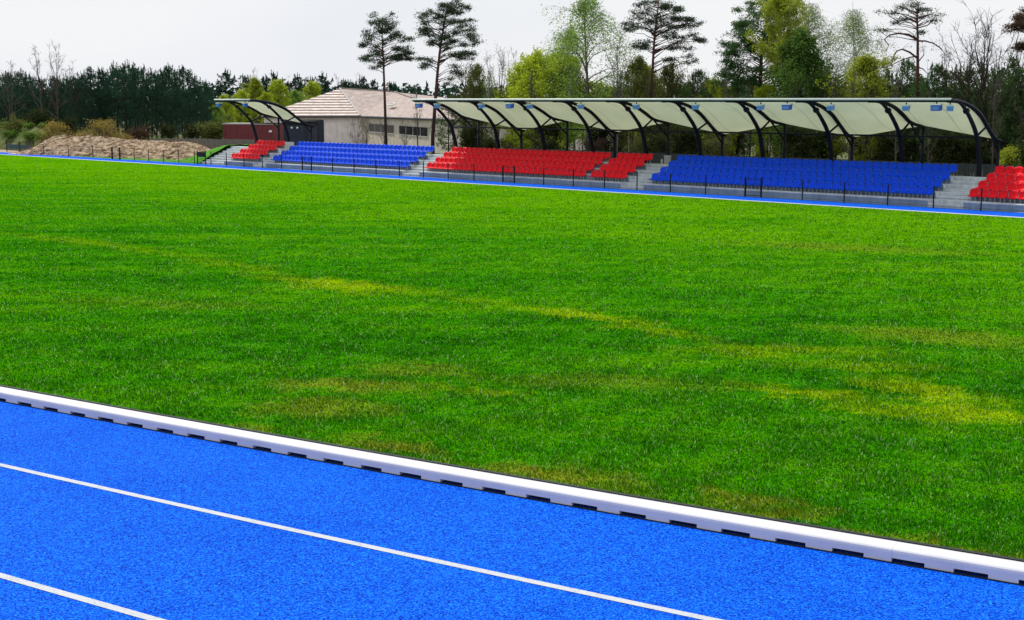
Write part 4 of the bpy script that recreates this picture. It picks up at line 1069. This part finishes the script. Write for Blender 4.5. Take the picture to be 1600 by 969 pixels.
b_, t_, c_ = pad_tree(405, 80, 1434, 0, [(1433, 215), (1434, 130), (1434, 60), (1433, 25), (1435, 5)],
    [(1436, 5, 8, 3), (1420, 10, 8, 3), (1408, 12, 7, 2), (1448, 14, 6, 2), (1395, 20, 7, 2), (1440, 26, 7, 4), (1455, 22, 5, 3), (1412, 30, 7, 2), (1398, 36, 5, 2), (1461, 32, 6, 2), (1440, 50, 4, 2), (1380, 48, 7, 2)], 'needles_grey', 'pine_bark', .15, .55, .15,
    [([(1433, 61), (1420, 54), (1405, 52), (1390, 55), (1382, 62), (1390, 70), (1384, 80)], .07), ([(1433, 90), (1420, 82), (1410, 77), (1400, 80), (1395, 92), (1393, 104)], .07), ([(1433, 88), (1420, 90), (1408, 94), (1395, 102), (1380, 106)], .05), ([(1434, 64), (1446, 64), (1458, 68), (1470, 76), (1478, 84)], .06), ([(1433, 34), (1420, 31), (1405, 33), (1392, 26), (1386, 20)], .05), ([(1434, 96), (1444, 86), (1446, 80), (1442, 80)], .04), ([(1434, 104), (1442, 108), (1450, 116)], .05), ([(1434, 44), (1446, 40), (1458, 30), (1462, 18)], .045), ([(1434, 26), (1420, 18), (1410, 10)], .04)])
plant('gnarled_pine', 'gnarled sparse pine with drooping bare limbs toward the right', 'tree', (t_, c_), b_)
b_, t_, c_ = pad_tree(406, 78, 1606, 0, [(1610, 215), (1609, 100), (1608, 20)],
    [(1604, 14, 9, 6), (1596, 28, 9, 4), (1592, 36, 9, 4), (1598, 42, 9, 4), (1588, 46, 6, 3), (1608, 34, 10, 8), (1594, 70, 8, 4), (1588, 76, 7, 3), (1620, 30, 10, 8), (1625, 50, 12, 8)], 'russet', 'pine_bark', .18, 1.0, .15)
plant('brownish_pine', 'brownish pine cut off by the right edge of the photo', 'tree', (t_, c_), b_)

# --- spring trees over the long canopy
BI = [leafy(500 + i, 11, 5.4, .24, 'birch', 34, .9, 17, .15, .085, m, 'grey_bark', .42, None, .5, 7, .4, .1) for i, m in enumerate(('spring', 'spring'))]
WEE = [leafy(510, 11, 3.8, .3, 'birch', 38, .9, 18, .12, .065, 'pale_spring', 'birch_bark', .45, .085, .5, 7, .4, .12)]
BIGL = [leafy(520 + i, 8, 5.6, .10, 'oval', 40, .55, (24, 24, 17, 12)[i], .155, .12, m, 'dark_bark', nsec=8) for i, m in enumerate(('lime', 'lime', 'yellow_green', 'olive'))]
def put(name, lb, mesh, u, v, dist, h0, cat='tree', grp=None, crown='crown', k=1.0):
    p = at(u, 200, dist); hh = top_h(v, dist); return plant(name, lb, cat, mesh, p, hh / h0 * k, random.uniform(0, 6), grp, crown, hh / h0)
put('lime_tree', 'broad lime tree right of the bare trees over the red seats', BIGL[0], 842, 82, 100, 8, k=1.15)
put('lime_tree', 'lime tree below the tall green birch', BIGL[1], 880, 78, 97, 8, k=1.1)
put('lime_tree', 'low lime tree left of the broad one', BIGL[0], 822, 112, 104, 8)
put('birch_tree', 'tall airy fresh green birch over the red seats', BI[0], 918, -20, 93, 11, k=1.15)
put('birch_tree', 'second airy birch just left of the tall one', BI[1], 886, 30, 97, 11, k=.8)
put('leafy_bare_tree', 'thin twiggy tree between the birch and the tall pine', BT[0], 963, 52, 90, 9, k=.8)
put('olive_tree', 'olive tinted young tree left of the spreading pine trunk', BIGL[3], 990, 88, 93, 8, k=.8)
put('olive_tree', 'olive tinted young tree right of the spreading pine trunk', BIGL[3], 1042, 98, 95, 8, k=.75)
put('yellow_tree', 'yellow green young tree behind the spreading pine', BIGL[2], 1008, 102, 97, 8, k=.7)
put('lime_tree', 'small yellow green tree left of the broad dense pine', BIGL[2], 1112, 124, 92, 8, k=.7)
put('lime_tree', 'small lime tree beside the pale twisted trunk', BIGL[1], 1132, 130, 90, 8, k=.6)
put('olive_tree', 'low olive tree between the twisted trunk and the pine', BIGL[3], 1072, 128, 96, 8, k=.7)
YG = leafy(530, 12, 4.2, .56, 'oval', 34, .5, 24, .16, .12, 'yellow_green', 'birch_bark', nsec=8)
put('yellow_green_tree', 'tall yellow green tree standing in the broad dense pine', YG, 1220, -20, 84, 12, k=.8)
put('olive_tree', 'dense deep green tree under the tall yellow green crown', leafy(531, 9, 4.0, .12, 'oval', 40, .55, 22, .2, .12, 'deep_green', 'dark_bark', nsec=8), 1250, 50, 82, 9, k=1.2)
put('birch_tree', 'leaning white birch with sparse twigs right of the yellow tree', WEE[0], 1262, -8, 86, 11, k=1.15)
put('birch_tree', 'white birch with pale hanging twigs above the blue seats', WEE[0], 1330, 2, 84, 11, k=1.25)
put('lime_tree', 'yellow lime tree below the pale hanging birch', BIGL[2], 1347, 88, 80, 8, k=.95)
put('lime_tree', 'small lime tree at the foot of the broad dense pine', BIGL[1], 1200, 128, 86, 8, k=.7)
put('twiggy_tree', 'olive twiggy tree right of the gnarled pine', bare(540, 9, 3, 'dark_bark', 18, 1.0, 3, 1, 'olive'), 1482, 34, 78, 9, k=1.0)
put('bare_tree', 'large bare tree with upswept branches near the right edge', bare(541, 10, 4.6, 'dark_bark', 30, .95, 2, r0=.12), 1545, -12, 76, 10, k=1.25)
put('bare_tree', 'bare branching tree left of the large bare one', BT[3], 1512, 52, 80, 9, k=.9)
put('bare_tree', 'bare tree at the right edge behind the brownish pine', BT[2], 1592, 40, 82, 9, k=.9)
put('olive_tree', 'half leafed olive tree right of the layered pine trunk', BIGL[3], 742, 100, 106, 8, k=.7)
put('bare_tree', 'bare twiggy tree right of the layered pine', bare(542, 9, 3.4, 'grey_bark', 20, 1.0, 3, 1, 'olive'), 776, 66, 103, 9, k=1.0)
put('bare_tree', 'budding twiggy tree beside the layered pine trunk', bare(543, 9, 3.6, 'dark_bark', 20, .7, 1, 2, 'olive'), 728, 84, 104, 9, k=1.1)
put('bare_tree', 'slim bare tree touching the broad lime tree', BT[1], 801, 70, 103, 9, k=.8)
put('bare_tree', 'low twiggy tree behind the left tip of the long canopy', BT[0], 652, 128, 112, 9, k=.9)
put('bare_tree', 'low twiggy tree right of the left canopy tip', BT[2], 752, 112, 106, 9, k=.9)
# young conifers over the canopy
YP = [plantation_pine(600 + i, 7, 2.9, .14, 1.1, .18, ('needles_fresh', 'needles_mid', 'needles_fresh')[i], 'dark_bark') for i in range(3)]
yc = [(700, 140, 108), (742, 132, 110), (772, 138, 112), (1056, 112, 90), (1089, 106, 88), (1102, 116, 92), (1150, 112, 90), (1172, 118, 92), (1238, 104, 88), (1258, 96, 86), (1274, 104, 88), (1292, 108, 86), (1307, 116, 84), (1366, 112, 80), (1382, 106, 80), (1398, 118, 80), (1414, 94, 78), (1428, 112, 80), (1446, 112, 78), (1460, 100, 77), (1474, 110, 78), (1496, 98, 76), (1512, 104, 75), (1528, 94, 75), (1548, 98, 74), (1562, 106, 76), (1577, 88, 74), (1592, 100, 74), (1608, 92, 74), (1624, 96, 74)]
for k, (u, v, dist) in enumerate(yc):
    put('young_conifer', 'young dark conifer showing above the long canopy, %s from the left' % ordn(k + 1), YP[k % 3], u, v + random.uniform(-2, 4), dist + 4 + random.uniform(-2, 2), 7, 'tree', 'young conifers above the long canopy')
# --- shaded undergrowth between the stand and the wood
SAP = [bare(700 + i, 7, 1.8, ('grey_bark', 'dark_bark', 'grey_bark')[i], 12, 1.0, 1, 1, 'olive_deep', .06) for i in range(3)]
US = [bush(710, 3.0, 3.2, 7, .12, 'olive_deep', 'dark_bark', 8), bush(711, 3.4, 3.4, 10, .13, 'olive_deep', 'dark_bark', 9), bush(712, 2.8, 3.0, 1, .08, 'russet', 'dark_bark', 14)]
k = 0
s = -42.0; spots = []
while s < 26:
    for row in range(3): spots.append((s + random.uniform(-1, 1), 13.0 + 4.5 * row + random.uniform(-1.2, 1.2)))
    s += 2.1
spots.sort(); nb = {'a': 0, 'b': 0}
for i, (s, t) in enumerate(spots):
    p = loc(s, t)
    if p.y > 101: continue
    if i % 2 == 0:
        nb['a'] += 1
        plant('sapling', 'thin dark sapling in the shade behind the grandstand, %s from the left' % ordn(nb['a']), 'tree', SAP[(0, 1, 0, 2, 0, 1)[(i // 2) % 6]], p, random.uniform(.8, 1.1), random.uniform(0, 6), 'saplings behind the grandstand')
    else:
        nb['b'] += 1
        q = (1, 1, 2, 0, 1)[i % 5]
        if nb['b'] <= 59: plant('understory_bush', 'shaded bush in the undergrowth behind the grandstand, %s from the left' % ordn(nb['b']), 'bush', US[q], p, random.uniform(.85, 1.25), random.uniform(0, 6), 'bushes behind the grandstand', 'foliage')
put('lime_bush', 'yellow lime bush behind the fence at the right edge', bush(720, 3, 3.2, 12, .12, 'yellow_green', 'grey_bark', 9), 1588, 230, 71, 3, 'bush', None, 'foliage')
for k, (u, v, dist) in enumerate(((790, 216, 100), (868, 214, 92), (1000, 210, 86), (1120, 208, 82))):
    put('lit_bush', 'leafy spring bush in the wood behind the canopy posts, %s from the left' % ordn(k + 1), bush(730 + k, 3, 3, 5, .10, ('olive', 'yellow_green', 'olive', 'olive')[k], 'grey_bark', 8), u, v, dist, 3, 'bush', 'leafy bushes behind the canopy posts', 'foliage')
# white birch stems seen below the canopy
WT = leafy(740, 8, 1.8, .5, 'oval', 14, .9, 3, .2, .09, 'spring', 'birch_bark', 0, .075, .5, 4)
for k, (u, dist) in enumerate(((888, 94), (897, 96), (965, 90), (983, 92), (765, 104))):
    put('young_birch', 'slim pale birch stem behind the red seats, %s from the left' % ordn([2, 3, 4, 5, 1][k]), WT, u, 108, dist, 8, 'tree', 'slim birches behind the red seats')

# far wood: a dark mass beyond everything
T = []
for i in range(2600):
    a = RNG.uniform(-.62, .62); dist = RNG.uniform(175, 300); x = dist * math.tan(a); h = RNG.uniform(4.0, 7.2) * dist / 190 ** 1.0
    h = min(h, 8.0); n = 26
    z = RNG.uniform(.05, 1, n); rr = (1 - z) * 1.8 * RNG.uniform(.3, 1, n) + .15; q = RNG.uniform(0, 2 * pi, n)
    C = np.stack([x + rr * np.cos(q), dist + rr * np.sin(q), z * h], 1); T.append(cards(C, RNG.uniform(.7, 1.3, n) * .8, .4, .6))
o = link('far_wood', tri_mesh('far_wood', np.concatenate(T), M['needles_dark']))
tag(o, 'dark mass of far conifers along the horizon', 'wood', None, 'stuff')
